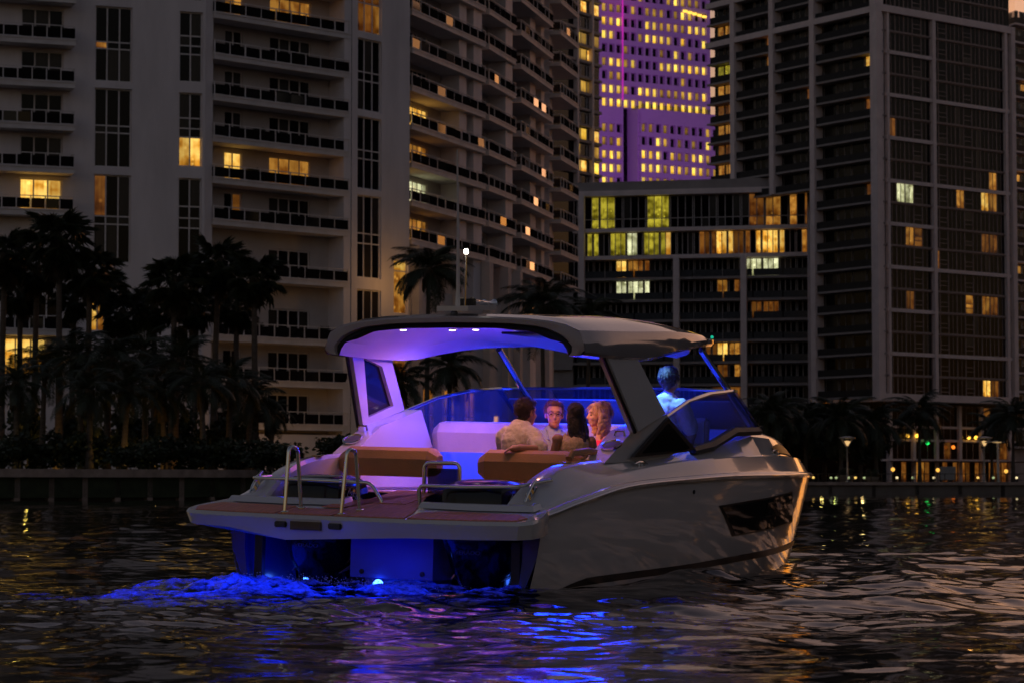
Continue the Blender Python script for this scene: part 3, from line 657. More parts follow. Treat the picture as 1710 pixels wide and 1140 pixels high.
# its floodlights, on the roofs in front of it
for x, pw in ((1030, 1.35), (1120, .8), (1185, .5)):
    ld = bpy.data.lights.new('facade_floodlight', 'SPOT'); lo = bpy.data.objects.new('facade_floodlight', ld); COL.objects.link(lo)
    p = at(x, 420, 470); lo.location = p; tgt = at(x, 90, 605); lo.rotation_euler = (tgt - p).to_track_quat('-Z', 'Y').to_euler()
    ld.energy = 1.0e5 * pw; ld.spot_size = R(70); ld.spot_blend = 1; ld.color = (.55, .13, 1.0); ld.shadow_soft_size = 3
ld = bpy.data.lights.new('facade_floodlight', 'SPOT'); lo = bpy.data.objects.new('facade_floodlight', ld); COL.objects.link(lo); q0 = at(1053, 176, 591); lo.location = q0; lo.rotation_euler = (at(1053, 20, 599) - q0).to_track_quat('-Z', 'Y').to_euler()
ld.energy = 9e3; ld.spot_size = R(38); ld.spot_blend = 1; ld.color = (1., .04, .55); ld.shadow_soft_size = .5
# dark tower between the apartment tower and the office tower
FD = Face(ground_pt(962, 460), ground_pt(1004, 468))
dt = thing('slim_dark_tower', 'slim dark high-rise with a few yellow windows beside the purple office tower', 'building', T(FD.a + Vector((3, 4, Gr))))
ztd = FD.hit(980, -150)[1]
MB().box(-8, FD.L, .6, 20, Gr, ztd).build('core', GLASS, dt, FD.M)
for k in range(17):
    z = FD.hit(985, 318 - 26.5 * k)[1]; MB().box(-8, FD.L, -.2, .6, z - .25, z + .25).build('floor_slab', ICONS, dt, FD.M)
    for j in range(4):
        m = random.choice((OFF, WARM, GLASS, GLASS, OFF2)) if k in (1, 2, 3, 6, 8, 9, 11) else GLASS
        window(FD, dt, FD.L * j / 4 + .1, FD.L * (j + 1) / 4 - .1, z + .26, z + 2.5, 1, (0, 1), -.4, solid(m), .1)
for x in (963, 988): u = FD.u(x, 200); MB().box(u - .3, u + .3, -.4, .5, Gr, ztd).build('column', ICON, dt, FD.M)

# the skyline goes on beyond the frame: plain apartment slabs along the bay
for i, (az, D, wid, h) in enumerate(((22.5, 330, 50, 78), (30, 340, 44, 84), (37, 300, 52, 92), (48, 290, 60, 80), (60, 260, 62, 88), (74, 240, 64, 70))):
    c = Vector((math.sin(R(az)) * D, math.cos(R(az)) * D, 0)); d = Vector((math.cos(R(az)), -math.sin(R(az)), 0)); F = Face(c - d * wid / 2, c + d * wid / 2)
    o = thing('bayside_tower', ('first', 'second', 'third', 'fourth', 'fifth', 'sixth')[i] + ' apartment slab past the picture edge along the bay', 'building', T(c + Vector((0, 0, Gr))), 'apartment slabs along the bay')
    MB().box(0, F.L, 0, 22, Gr, h).build('wall', ICONS, o, F.M)
    for k in range(int(h / 6.2)): MB().box(-.3, F.L + .3, -1.3, 0, 4 + 6.2 * k, 4.4 + 6.2 * k).build('floor_slab', ICON, o, F.M); MB().box(.8, F.L - .8, -.06, -.002, 4.6 + 6.2 * k, 9.4 + 6.2 * k).build('window_band', GLASS, o, F.M)
# ------------------------------------------------------------------ land, seawalls
GRASS = M_('dark_lawn', (.030, .040, .018), .9, var=.4, scale=1.5, bump=.5, bscale=8)
PAVE = M_('promenade_paving', (.16, .14, .125), .85, var=.2, scale=.8)
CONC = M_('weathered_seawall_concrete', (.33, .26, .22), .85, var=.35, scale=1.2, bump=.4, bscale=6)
CONCD = M_('dark_seawall_concrete', (.05, .04, .035), .6, var=.4, scale=1.2, bump=.4, bscale=6)  # darker concrete of the wall faces and promenade buttresses
def gp(px, D): p = at(px, 800, D); return Vector((p.x, p.y, 0))
shore_l = [gp(-700, 112), gp(0, 126), gp(480, 138), gp(760, 150)]
shore_r = [gp(1000, 190), gp(1350, 200), gp(1710, 203), gp(2600, 208)]
g = MB().prism([shore_l[0], shore_l[1], shore_l[2], shore_l[3], gp(900, 175), gp(985, 300), gp(960, 420), Vector((-220, 420, 0)), Vector((-220, 112, 0))], (0, 0, -1.4), T(0, 0, 1.55)).build('ground', GRASS); tag(g, kind='structure')
g = MB().prism([gp(900, 182), shore_r[0], shore_r[1], shore_r[2], shore_r[3], Vector((3000, 220, 0)), Vector((3000, 4500, 0)), Vector((-3000, 4500, 0)), Vector((-3000, 430, 0)), gp(900, 430)], (0, 0, -1.2), T(0, 0, .93)).build('ground', PAVE); tag(g, kind='structure')
def seawall(name, label, pts, top, cap, step, low=.42):
    o = thing(name, label, 'seawall', T(pts[1].x, pts[1].y, 0)); body = MB(); capb = MB()
    for a, b in zip(pts[:-1], pts[1:]):
        F = Face(a, b); body.box(-.2, F.L + .2, .35, .8, -1.2, top - cap, F.M); capb.box(-.3, F.L + .3, -.25, 1.1, top - cap, top, F.M)
        n = max(1, int(F.L / step))
        for k in range(n):
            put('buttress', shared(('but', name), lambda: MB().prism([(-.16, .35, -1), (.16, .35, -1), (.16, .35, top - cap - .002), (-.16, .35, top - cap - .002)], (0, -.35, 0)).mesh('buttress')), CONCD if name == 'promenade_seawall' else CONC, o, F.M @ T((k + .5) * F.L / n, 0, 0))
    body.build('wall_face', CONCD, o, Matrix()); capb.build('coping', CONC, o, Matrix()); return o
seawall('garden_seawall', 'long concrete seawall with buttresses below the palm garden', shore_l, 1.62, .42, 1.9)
seawall('promenade_seawall', 'low dark seawall below the lamp-lit promenade by the glass tower', [gp(760, 152), *shore_r], 1.0, .26, 3.4)

# ------------------------------------------------------------------ palms and trees
LEAF = M_('palm_leaf', (.026, .034, .014), .5, var=.45, scale=1.2)
LEAF2 = M_('dry_palm_leaf', (.05, .036, .018), .7, var=.4, scale=1.2)
BARK = M_('palm_bark', (.10, .08, .065), .9, var=.3, scale=2., bump=.8, bscale=9, stretch=(1, 1, 6))
GLEAF = M_('broad_leaf', (.024, .036, .014), .5, var=.5, scale=.8)
def coco_frond(seed, L=3.4):
    r = random.Random(seed); b = MB(); n = 34; droop = r.uniform(.55, .95)
    def rc(t): return Vector((L * (t - .16 * t * t * t), 0, L * (.42 * t - droop * t * t)))
    b.tube([rc(k / 12) for k in range(13)], [.035 * (1 - .85 * k / 12) for k in range(13)], 4)
    for k in range(n):
        t = .12 + .87 * k / n; p = rc(t); d = (rc(t + .01) - p).normalized()
        for s in (-1, 1):
            ll = L * .27 * math.sin(math.pi * (.12 + .84 * t)) ** .6 * r.uniform(.8, 1.1); w = .045
            dirv = (d * .55 + Vector((0, s, 0)) * .75 + Vector((0, 0, -.12 + r.uniform(-.15, .1)))).normalized()
            m = p + dirv * ll * .5; e = p + dirv * ll * .92 + Vector((0, 0, -ll * r.uniform(.18, .5)))
            b.add([p - d * w * .6, p + d * w * .6, m + d * w, m - d * w, e], [(0, 1, 2, 3), (3, 2, 4)])
    return b.mesh('frond')
def fan_frond(seed, P=1.15, A=1.05):
    r = random.Random(seed); b = MB(); dr = r.uniform(.15, .5)
    q0 = Vector((P, 0, -dr * P * .5)); b.tube([(0, 0, 0), (P * .5, 0, .06), q0], [.03, .024, .016], 4)
    for k in range(26):
        a = R(-128 + 256 * k / 25); ll = A * (1 - .28 * (abs(a) / R(128)) ** 2) * r.uniform(.88, 1.08)
        d = Vector((math.cos(a), math.sin(a), -.12 - .25 * r.random())).normalized(); s = Vector((-math.sin(a), math.cos(a), 0)) * .055
        m = q0 + d * ll * .55; e = q0 + d * ll + Vector((0, 0, -ll * r.uniform(.12, .45)))
        b.add([q0, m - s + Vector((0, 0, .02)), e, m + s + Vector((0, 0, -.02))], [(0, 1, 2), (0, 2, 3)])
    return b.mesh('frond')
COCO = [coco_frond(k) for k in range(5)]; FAN = [fan_frond(k) for k in range(5)]
def palm(kind, px, py, D, ground, label, size=1., lean=0., group='palms', seed=0, nf=None):
    r = random.Random(seed * 13 + 5); top = at(px, py, D); h = top.z - ground; bx = top.x - lean * h
    o = thing('palm_tree', label, 'palm', T(bx, D, ground), group)
    pts = []; rs = []; m = 14
    for k in range(m + 1):
        t = k / m; pts.append((lean * h * t ** 1.6, 0, h * t)); rs.append((.20 + .12 * (1 - t) ** 4 - .04 * t) * (1 + (.06 if k % 2 else -.03)) * (.85 if kind == 'coco' else 1.0))
    MB().tube(pts, rs, 9).build('trunk', BARK, o, T(bx, D, ground), smooth=True)
    C = T(top.x, D, top.z)
    cb = MB(); cb.ball((0, 0, -.15), (.3, .3, .55), 8, 6)
    for k in range(7):
        a = r.uniform(0, 6.28); cb.tube([(0, 0, -.3), (math.cos(a) * .35, math.sin(a) * .35, -.7), (math.cos(a) * .42, math.sin(a) * .42, -1.3 * r.uniform(.7, 1.2))], [.1, .14, .05], 5)
    cr = cb.build('crown', LEAF2, o, C, smooth=True)
    n = nf or (24 if kind == 'coco' else 36); gold = 2.39996
    for k in range(n):
        t = (k + .5) / n; el = R(72 - 118 * t) if kind == 'coco' else R(80 - 150 * t); el += r.uniform(-.12, .12)
        s = size * r.uniform(.85, 1.1) * (.78 if t < .12 else 1)
        E = Euler((r.uniform(-.3, .3), -el, k * gold + r.uniform(-.2, .2)), 'XYZ').to_matrix().to_4x4()
        me = (COCO if kind == 'coco' else FAN)[r.randrange(5)]
        put('frond', me, LEAF2 if (kind == 'fan' and t > .86) else LEAF, cr, C @ E @ Matrix.Scale(s, 4))
    return o
fanp = [(8, 418, 152, 1.25, .01, 'tall fan palm cut by the picture edge beside the lit lobby'), (98, 392, 148, 1.45, -.01, 'tallest fan palm of the garden, in front of the balcony stack'), (62, 440, 156, 1.2, .01, 'fan palm with dark full crown just behind the tallest one'),
        (150, 442, 150, 1.2, .005, 'slim fan palm in front of the wide window column'), (292, 462, 150, 1.3, .01, 'fan palm against the blank stucco wall'), (365, 432, 152, 1.3, .02, 'tall fan palm with leaning trunk at the wall corner'),
        (424, 455, 150, 1.2, -.01, 'fan palm standing before the stacked apartment balconies'), (205, 515, 158, 1.1, .0, 'shorter fan palm below the wide window column'),
        (34, 478, 162, 1.1, .0, 'fan palm half hidden between the lobby and the tallest palm'), (124, 492, 160, 1.0, .01, 'fan palm filling the gap behind the tallest one'), (178, 470, 163, 1.05, -.01, 'fan palm beside the slim one, its crown touching the window column'), (258, 505, 161, 1.1, .0, 'low fan palm under the blank stucco wall'), (328, 505, 162, 1.05, .01, 'low fan palm between the narrow window column and the corner'), (395, 505, 160, 1.0, .0, 'low fan palm in front of the wall corner')]
for i, (x, y, D, s, ln, lb) in enumerate(fanp): palm('fan', x, y + 8, D, 1.55, lb, s * .78, ln, 'fan palms in the garden', i + 1)
cocs = [(28, 640, 138, .8, .0), (75, 610, 146, .85, .02), (128, 598, 142, .95, -.05), (185, 600, 140, .9, .03), (240, 590, 146, .9, -.02), (215, 650, 137, .8, .06), (300, 605, 143, .9, .04), (335, 640, 138, .8, -.04), (385, 640, 141, .85, .02), (420, 665, 145, .75, .05), (150, 655, 136, .8, .0), (270, 660, 139, .75, -.05), (455, 690, 150, .55, .03)]
words = ['first', 'second', 'third', 'fourth', 'fifth', 'sixth', 'seventh', 'eighth', 'ninth', 'tenth', 'eleventh', 'twelfth', 'thirteenth']
order = sorted(range(len(cocs)), key=lambda k: cocs[k][0])
for rank, i in enumerate(order):
    x, y, D, s, ln = cocs[i]
    palm('coco', x, y, D, 1.55, f'low feathery palm in the dark garden, {words[rank]} from the picture edge', s * .92, ln, 'feather palms in the garden', 30 + i, 20)
palm('coco', 716, 452, 172, 1.55, 'large coconut palm with arching fronds left of the white mast light', 1.05, .01, 'coconut palms behind the boat', 61, 26)
palm('coco', 905, 512, 180, 1.55, 'wide coconut palm rising above the boat roof behind the helm', 1.15, -.01, 'coconut palms behind the boat', 62, 28)
palm('coco', 985, 530, 190, 1.2, 'smaller coconut palm right of the wide one above the roof', .9, .02, 'coconut palms behind the boat', 65, 24)
palm('coco', 752, 612, 160, 1.55, 'low coconut palm seen through the open cockpit', .85, .02, 'coconut palms behind the boat', 63, 22)
palm('coco', 668, 640, 158, 1.55, 'dark low palm seen through the cockpit beside the arch window', .8, .02, 'coconut palms behind the boat', 64, 22)
rp = [(1290, 690, 225, 1.1, 'feathery palm just right of the windshield'), (1345, 705, 232, 1.0, 'feathery palm above the bow'), (1405, 700, 228, 1.15, 'feathery palm beside the first promenade lamp'), (1462, 705, 236, 1.1, 'feathery palm at the dark corner of the glass hall'), (1535, 690, 262, 1.25, 'tall palm in front of the glass hall'), (1692, 695, 262, 1.25, 'palm at the picture edge beside the glass hall'), (1655, 715, 268, 1.0, 'smaller palm between the street lamps and the picture edge')]
for i, (x, y, D, s, lb) in enumerate(rp): palm('coco', x, y, D, .93, lb, s, .01 * (i % 3 - 1), 'palms on the promenade', 70 + i, 24)
def leaf_crown(seed, rx, rz, n, ls=.16):
    r = random.Random(seed); b = MB(); cl = []
    for k in range(16):
        a = r.uniform(0, 6.28); q_ = r.random() ** .5; cl.append((Vector((math.cos(a) * rx * q_ * .8, math.sin(a) * rx * q_ * .8, rz * r.uniform(-.7, .8))), r.uniform(.28, .5)))
    for k in range(n):
        c, w_ = cl[r.randrange(16)]; v = Vector((r.gauss(0, 1), r.gauss(0, 1), r.gauss(0, 1))).normalized() * (r.random() ** .35)
        p = c + Vector((v.x * rx * w_, v.y * rx * w_, v.z * rz * w_)); d = Vector((r.gauss(0, 1), r.gauss(0, 1), r.gauss(0, .7) - .3)).normalized(); s = d.cross(Vector((r.gauss(0, 1), r.gauss(0, 1), r.gauss(0, 1)))).normalized()
        l = ls * r.uniform(.7, 1.5); b.add([p, p + d * l * .5 + s * l * .3, p + d * l, p + d * l * .5 - s * l * .3], [(0, 1, 2, 3)])
    return b.mesh('crown')
CROWN = [leaf_crown(1, 2.6, 2.2, 4200, .3), leaf_crown(2, 2.4, 1.9, 4200, .3)]; BUSH = [leaf_crown(3, 1.3, .75, 1500, .2), leaf_crown(4, 1.2, .9, 1500, .2)]
bt = [(1318, 720, 240, .95, 'round broadleaf tree in the dark behind the bow tip'), (1375, 715, 245, 1.0, 'broadleaf tree filling the dark gap beside the promenade lamp'), (1435, 725, 242, .95, 'broadleaf tree left of the glass hall'), (1255, 715, 236, .9, 'broadleaf tree behind the tilted windshield')]
for i, (x, y, D, s, lb) in enumerate(bt):
    p = at(x, y, D); h = p.z - .93; o = thing('broadleaf_tree', lb, 'tree', T(p.x, D, .93), 'broadleaf trees on the promenade')
    tb = MB(); tb.tube([(0, 0, 0), (.1, 0, h * .3), (.05, .1, h * .75)], [.26, .2, .13], 8)
    for k in range(5): a = k * 1.3; tb.tube([(.08, 0, h * .35), (math.cos(a) * .8, math.sin(a) * .8, h * .6), (math.cos(a) * 1.7, math.sin(a) * 1.7, h * .9)], [.11, .08, .03], 5)
    tb.build('trunk', BARK, o, T(p.x, D, .93), smooth=True); put('crown', CROWN[i % 2], GLEAF, o, T(p.x, D, p.z) @ Matrix.Rotation(i * 1.7, 4, 'Z') @ Matrix.Scale(s * 1.35, 4))
bush_x = [(-10, 760), (30, 742), (70, 758), (110, 735), (150, 757), (195, 742), (232, 760), (275, 745), (315, 758), (352, 748), (390, 760), (425, 752), (462, 763), (560, 745), (610, 735), (130, 700), (210, 705), (300, 705), (380, 712), (45, 700)]
srt = sorted(range(len(bush_x)), key=lambda k: bush_x[k][0])
bw = words + ['fourteenth', 'fifteenth', 'sixteenth', 'seventeenth', 'eighteenth', 'nineteenth', 'twentieth']
for rank, i in enumerate(srt):
    x, y = bush_x[i]; D = 133.5 + (i * 7 % 6) + (14 if y < 715 else 0) + (12 if x > 500 else 0); p = at(x, y, D)
    o = thing('shrub', f'dark leafy garden shrub under the palms, {bw[rank]} from the picture edge', 'shrub', T(p.x, D, 1.55), 'shrubs under the palms')
    MB().tube([(0, 0, 0), (.05, 0, .6), (0, .05, max(.8, p.z - 1.6))], [.07, .05, .03], 5).build('stem', BARK, o, T(p.x, D, 1.55))
    hz_ = max(.9, (p.z - 1.55)); put('crown', BUSH[i % 2], GLEAF, o, T(p.x, D, 1.55 + hz_ * .72) @ Matrix.Rotation(i * 2.1, 4, 'Z') @ Matrix.Diagonal((1.35, 1.2, max(1., hz_ * .62), 1)))

# ------------------------------------------------------------------ garden spots and promenade furniture
METAL = M_('dark_bronze_metal', (.05, .045, .04), .4, .6)
def spot_fixture(px, py, D, ground, label, power, col, up=True):
    p = at(px, py, D); o = thing('garden_spotlight', label, 'spotlight', T(p.x, D, ground), 'garden spotlights')
    M = T(p.x, D, ground)
    MB().tube([(0, 0, 0), (0, 0, .16)], .025, 6).build('spike', METAL, o, M)
    MB().lathe([(.05, .16), (.09, .2), (.10, .32), (.08, .32)], 10).build('housing', METAL, o, M, smooth=True)
    MB().lathe([(.075, .322), (.05, .335), (.01, .337)], 10).build('lens', lamp_mat('warm_lens', (1, .6, .15), 3.), o, M)
    ld = bpy.data.lights.new('garden_light', 'POINT'); lo = bpy.data.objects.new('garden_light', ld); COL.objects.link(lo); lo.location = (p.x + .1, D - .35, ground + .5)
    ld.energy = power; ld.color = col; ld.shadow_soft_size = .06
for x, D, pw, c, lb in ((90, 147.2, 60, (1, .5, .1), 'amber garden spotlight at the foot of the tallest palm'), (44, 137, 9, (1, .75, .12), 'yellow garden spotlight near the picture edge above the seawall'), (210, 136, 26, (1, .55, .1), 'amber garden spotlight in the middle of the palm garden'), (102, 141, 3, (.8, 1, .1), 'yellow-green garden spotlight among the low palms'), (258, 138, 18, (1, .5, .08), 'amber garden spotlight between the thin trunks'), (240, 135, 3, (.9, 1, .2), 'pale garden spotlight lighting a shrub'), (297, 142, 18, (1, .4, .06), 'deep amber spotlight at the last lit trunk')):
    spot_fixture(x, 770, D, 1.55, lb, pw, c)
def lantern(px, D, label, h=3.3, on=True):
    p = at(px, 805, D); M = T(p.x, D, .93); o = thing('street_lamp', label, 'street lamp', M, 'promenade street lamps')
    MB().lathe([(.16, 0), (.16, .12), (.07, .2), (.05, h - .7), (.07, h - .68)], 10).build('pole', M_('pale_lamp_pole', (.45, .42, .38), .4, .3), o, M, smooth=True)
    b = MB()
    for k in range(4):
        a = math.pi / 4 + k * math.pi / 2; b.tube([(math.cos(a) * .1, math.sin(a) * .1, h - .68), (math.cos(a) * .62, math.sin(a) * .62, h)], .05, 5)
    b.lathe([(.6, h - .02), (.66, h), (.66, h + .06), (.2, h + .16), (.01, h + .17)], 12).build('lantern_frame', M_('pale_lamp_pole', (.45, .42, .38), .4, .3), o, M)
    MB().lathe([(.08, h - .6), (.2, h - .4), (.28, h - .25), (.05, h - .2)], 10).build('lamp_bowl', lamp_mat('lantern_glow', (1, .62, .25), .8), o, M, smooth=True)
lantern(1415, 204, 'pale lantern street lamp in front of the dark trees near the bow', 3.6); lantern(1644, 204.5, 'pale lantern street lamp in front of the glass hall', 3.6)
p = at(1667, 805, 204); M = T(p.x, 204, .93); o = thing('street_lamp', 'pale lamp post with a flat tilted head beside the lantern lamp', 'street lamp', M, 'promenade street lamps')
MB().lathe([(.2, 0), (.2, .1), (.14, .3), (.09, 3.2), (.06, 3.3)], 10).build('pole', M_('pale_lamp_pole', (.45, .42, .38), .4, .3), o, M, smooth=True)
MB().cbox(-.7, .35, -.2, .2, 3.3, 3.42, .03, Matrix.Rotation(R(-6), 4, 'Y')).build('lamp_head', M_('pale_lamp_pole', (.45, .42, .38), .4, .3), o, M)
MB().box(-.6, .25, -.15, .15, 3.26, 3.298).build('lamp_lens', lamp_mat('lantern_glow', (1, .62, .25), .8), o, M)
bl = [(1358, 796, 'y'), (1389, 804, 'g'), (1399, 804, 'g'), (1418, 804, 'g'), (1430, 797, 'y'), (1446, 803, 'g'), (1498, 797, 'w'), (1526, 804, 'g'), (1563, 797, 'w'), (1633, 797, 'y'), (1661, 804, 'g'), (1702, 798, 'w')]
bc = {'y': ((1, .62, .15), 1.2), 'g': ((.75, .9, .42), .5), 'w': ((1, .80, .42), 1.2)}
for i, (x, y, c) in enumerate(bl):
    p = at(x, y, 202.2); M = T(p.x, 202.2 + (i % 3) * .5, 1.0); hh = max(.35, p.z - 1.0)
    o = thing('bollard_light', f'short bollard light on the promenade edge, {words[i]} from the bow', 'bollard light', M, 'bollard lights on the promenade')
    MB().lathe([(.09, 0), (.09, .03), (.06, .05), (.06, hh - .12), (.10, hh - .1)], 8).build('post', METAL, o, M, smooth=True)
    MB().lathe([(.07, hh - .1), (.11, hh - .02), (.09, hh + .06), (.02, hh + .08)], 8).build('lamp_globe', lamp_mat('bollard_' + c, *bc[c]), o, M, smooth=True)
for i, (x, y) in enumerate(((1491, 783), (1566, 784), (1680, 786))):
    D = 330 - 8 + i * 3; p = at(x, y, D); M = T(p.x, D, .93); hh = p.z - .93
    o = thing('globe_lamp', ('amber globe lamp before the shopfront at the dark trees', 'amber globe lamp beside the pale sign board', 'amber globe lamp near the picture edge by the shopfront')[i], 'lamp', M, 'globe lamps before the shopfront')
    MB().tube([(0, 0, 0), (0, 0, hh - .3)], .06, 6).build('post', METAL, o, M); MB().ball((0, 0, hh), .26, 10, 8).build('globe', lamp_mat('amber_globe', (1, .50, .08), 1.3), o, M, smooth=True)
p = at(1583, 798, 300); M = T(p.x, 300, .93); o = thing('sign_board', 'pale rectangular board standing before the shopfront', 'board', M)
MB().cbox(-.95, .95, -.05, .05, .35, 1.95, .03).build('board', M_('pale_board', (.35, .35, .33), .7), o, M)
MB().box(-.8, -.7, -.04, .04, 0, .36).build('leg', METAL, o, M); MB().box(.7, .8, -.04, .04, 0, .36).build('leg', METAL, o, M)
for i, (x, s) in enumerate(((1413, 1.), (1456, .8))):
    p = at(x, 800, 206); M = T(p.x, 206, .93); o = thing('planter', ('large pale tapered planter under the lantern lamp', 'smaller pale planter beside a lit palm trunk')[i], 'planter', M, 'planters')
    MB().lathe([(.45 * s, 0), (.8 * s, .6 * s), (.84 * s, .62 * s), (.74 * s, .6 * s), (.7 * s, .52 * s)], 14).build('pot', M_('pale_pot', (.36, .33, .30), .7), o, M, smooth=True)
    put('plant', BUSH[i], GLEAF, o, M @ T(0, 0, .8 * s) @ Matrix.Scale(.5, 4))
rl = thing('promenade_railing', 'thin dark railing along the promenade edge', 'railing', T(gp(1400, 201.2) + Vector((0, 0, 1))))
F = Face(gp(1340, 200.6), gp(1760, 203.6)); b = MB(); b.box(0, F.L, 0, .05, 1.62, 1.67, F.M); b.box(0, F.L, 0, .04, 1.12, 1.15, F.M); b.build('rail', METAL, rl, Matrix())
for k in range(24): put('post', shared(('rpost',), lambda: MB().box(-.03, .03, 0, .05, 0, .62).mesh('post')), METAL, rl, F.M @ T(F.L * (k + .5) / 24, 0, 1.0))
for x, D, pw, c in ((1440, 207, 12, (1, .7, .25)), (1372, 210, 8, (1, .75, .2)), (1515, 315, 90, (1, .45, .12)), (1620, 315, 90, (1, .45, .12)), (1395, 212, 6, (.8, .9, .2))):
    ld = bpy.data.lights.new('promenade_light', 'POINT'); lo = bpy.data.objects.new('promenade_light', ld); COL.objects.link(lo); q0 = at(x, 795, D); lo.location = q0; ld.energy = pw; ld.color = c; ld.shadow_soft_size = .15
# lamp on the apartment tower's garden front
for x, y, D, pw in ((690, 470, 196, 110), (640, 690, 188, 50), (480, 735, 184, 90)):
    ld = bpy.data.lights.new('entrance_light', 'POINT'); lo = bpy.data.objects.new('entrance_light', ld); COL.objects.link(lo); lo.location = at(x, y, D); ld.energy = pw; ld.color = (1, .48, .12); ld.shadow_soft_size = .2
# ------------------------------------------------------------------ the motor boat
def curve(pts):
    """smooth monotone curve through (x, value) points"""
    xs = np.array([p[0] for p in pts], float); ys = np.array([p[1] for p in pts], float); h = np.diff(xs); d = np.diff(ys) / h
    m = np.zeros_like(xs); m[0] = d[0]; m[-1] = d[-1]
    for i in range(1, len(xs) - 1): m[i] = 0 if d[i - 1] * d[i] <= 0 else 2 * d[i - 1] * d[i] / (d[i - 1] + d[i])
    def f(x):
        x = min(max(x, xs[0]), xs[-1]); i = min(int(np.searchsorted(xs, x, 'right')) - 1, len(xs) - 2); t = (x - xs[i]) / h[i]
        return float((2 * t ** 3 - 3 * t ** 2 + 1) * ys[i] + (t ** 3 - 2 * t ** 2 + t) * h[i] * m[i] + (-2 * t ** 3 + 3 * t ** 2) * ys[i + 1] + (t ** 3 - t ** 2) * h[i] * m[i + 1])
    return f
GEL = M_('white_gelcoat', (.62, .60, .60), .14, var=.03, scale=1.2, coat=.8)
GELR = M_('grey_metallic_gelcoat', (.22, .205, .21), .10, var=.04, scale=1.2, coat=.9)
GELH = M_('pearl_grey_hull', (.68, .64, .64), .12, var=.04, scale=.8, coat=.7)
BLUELIT = M_('blue_lit_gelcoat', (.02, .04, .26), .25, var=.05, coat=.3)  # white gelcoat with the stern lamps' blue light put into its colour
BLACK = M_('black_rubber', (.012, .012, .013), .4, var=.2)
GLOSSB = M_('black_gloss', (.006, .006, .008), .06, var=.2, spec=.4)
MATB = M_('black_cabin_glass', (.008, .008, .009), .32, var=.2, spec=.12)
CHROME = M_('polished_steel', (.75, .74, .72), .10, 1.0, var=.06)
TAN = M_('tan_upholstery', (.42, .21, .085), .55, var=.10, scale=5, bump=.15, bscale=60, sheen=.1)
CREAM = M_('cream_upholstery', (.72, .64, .60), .5, var=.05, scale=4, bump=.12, bscale=60)
TEAK = M_('dark_teak', (.60, .22, .125), .55, var=.3, scale=3, stretch=(1.5, 22, 1), bump=.2, bscale=20)
TINT = M_('tinted_blue_lit_windshield', (.06, .08, .14), .08, var=.1, alpha=.48, spec=.7)  # tinted glass; reflected blue cabin light is also put into its colour
SMOKE = M_('smoked_glass', (.012, .012, .018), .04, var=.1, alpha=.8, spec=.7)
GREY = M_('grey_plastic', (.12, .12, .125), .5, var=.1)
boat = thing('motor_boat', 'white open motor boat with hardtop, twin outboards and blue and pink cockpit lights', 'boat', BM)
BOWK = .87
def part(b, name, mat, parent=None, auto=30, M=None):
    b.v = [(v[0] if v[0] < 5 else 5 + (v[0] - 5) * BOWK, v[1], v[2]) for v in b.v]          # the fore body is a little shorter than drawn
    if M is not None: b.v = [tuple(M @ Vector(v)) for v in b.v]
    return b.build(name, mat, parent or boat, BM, auto=auto)
ys = curve([(-.1, 1.53), (0, 1.55), (1, 1.61), (3, 1.62), (5, 1.53), (6.5, 1.32), (7.6, 1.04), (8.6, .69), (9.3, .41), (9.7, .22), (9.9, .05)])
zs = curve([(-.1, .665), (.0, .675), (.5, .775), (1.5, .92), (2.5, .97), (4, 1.015), (6, 1.025), (8, 1.01), (9.9, .975)])
yc = curve([(-.1, 1.33), (1, 1.38), (3, 1.36), (5, 1.22), (6.5, .98), (8, .64), (9, .32), (9.5, .14), (9.75, .05), (9.9, .0)])
zst = curve([(-.1, .02), (1, .07), (3, .12), (5, .18), (6.5, .20), (8, .23), (9, .27), (9.5, .33), (9.75, .50), (9.9, .92)])
zk = curve([(-.1, -.5), (5, -.5), (7, -.47), (8.6, -.38), (9.3, -.2), (9.6, .0), (9.74, .2), (9.83, .45), (9.88, .70), (9.9, .9)])
zc_ = lambda x: max(zst(x) - .27, zk(x) + .03 * min(1, max(0, 9.9 - x)))
def zc(x): return zc_(x)
def hull_side(x, z):
    """half-breadth of the topsides at height z"""
    a, b = zc(x), zs(x); t = min(max((z - a) / max(b - a, 1e-3), 0), 1); fl = curve_f(x)
    return yc(x) + (ys(x) - yc(x)) * (t + fl * t * (1 - t))
def curve_f(x): return .75 if x < 3 else max(.75 - .12 * (x - 3), .30)
st = sorted(set(list(np.linspace(0, 9, 46)) + list(np.linspace(9, 9.9, 19))))
rows = []
for x in st:
    r = []
    for k in range(12, -1, -1):
        t = k / 12; z = zc(x) + (zs(x) - zc(x)) * t; r.append((x, hull_side(x, z), z))
    for k in range(1, 5): t = k / 4; r.append((x, yc(x) * (1 - t), zc(x) + (zk(x) - zc(x)) * t))
    rows.append(r + [(x, -p[1], p[2]) for p in r[::-1][1:]])
b = MB().loft(rows)
part(b, 'hull', GELH, auto=28)
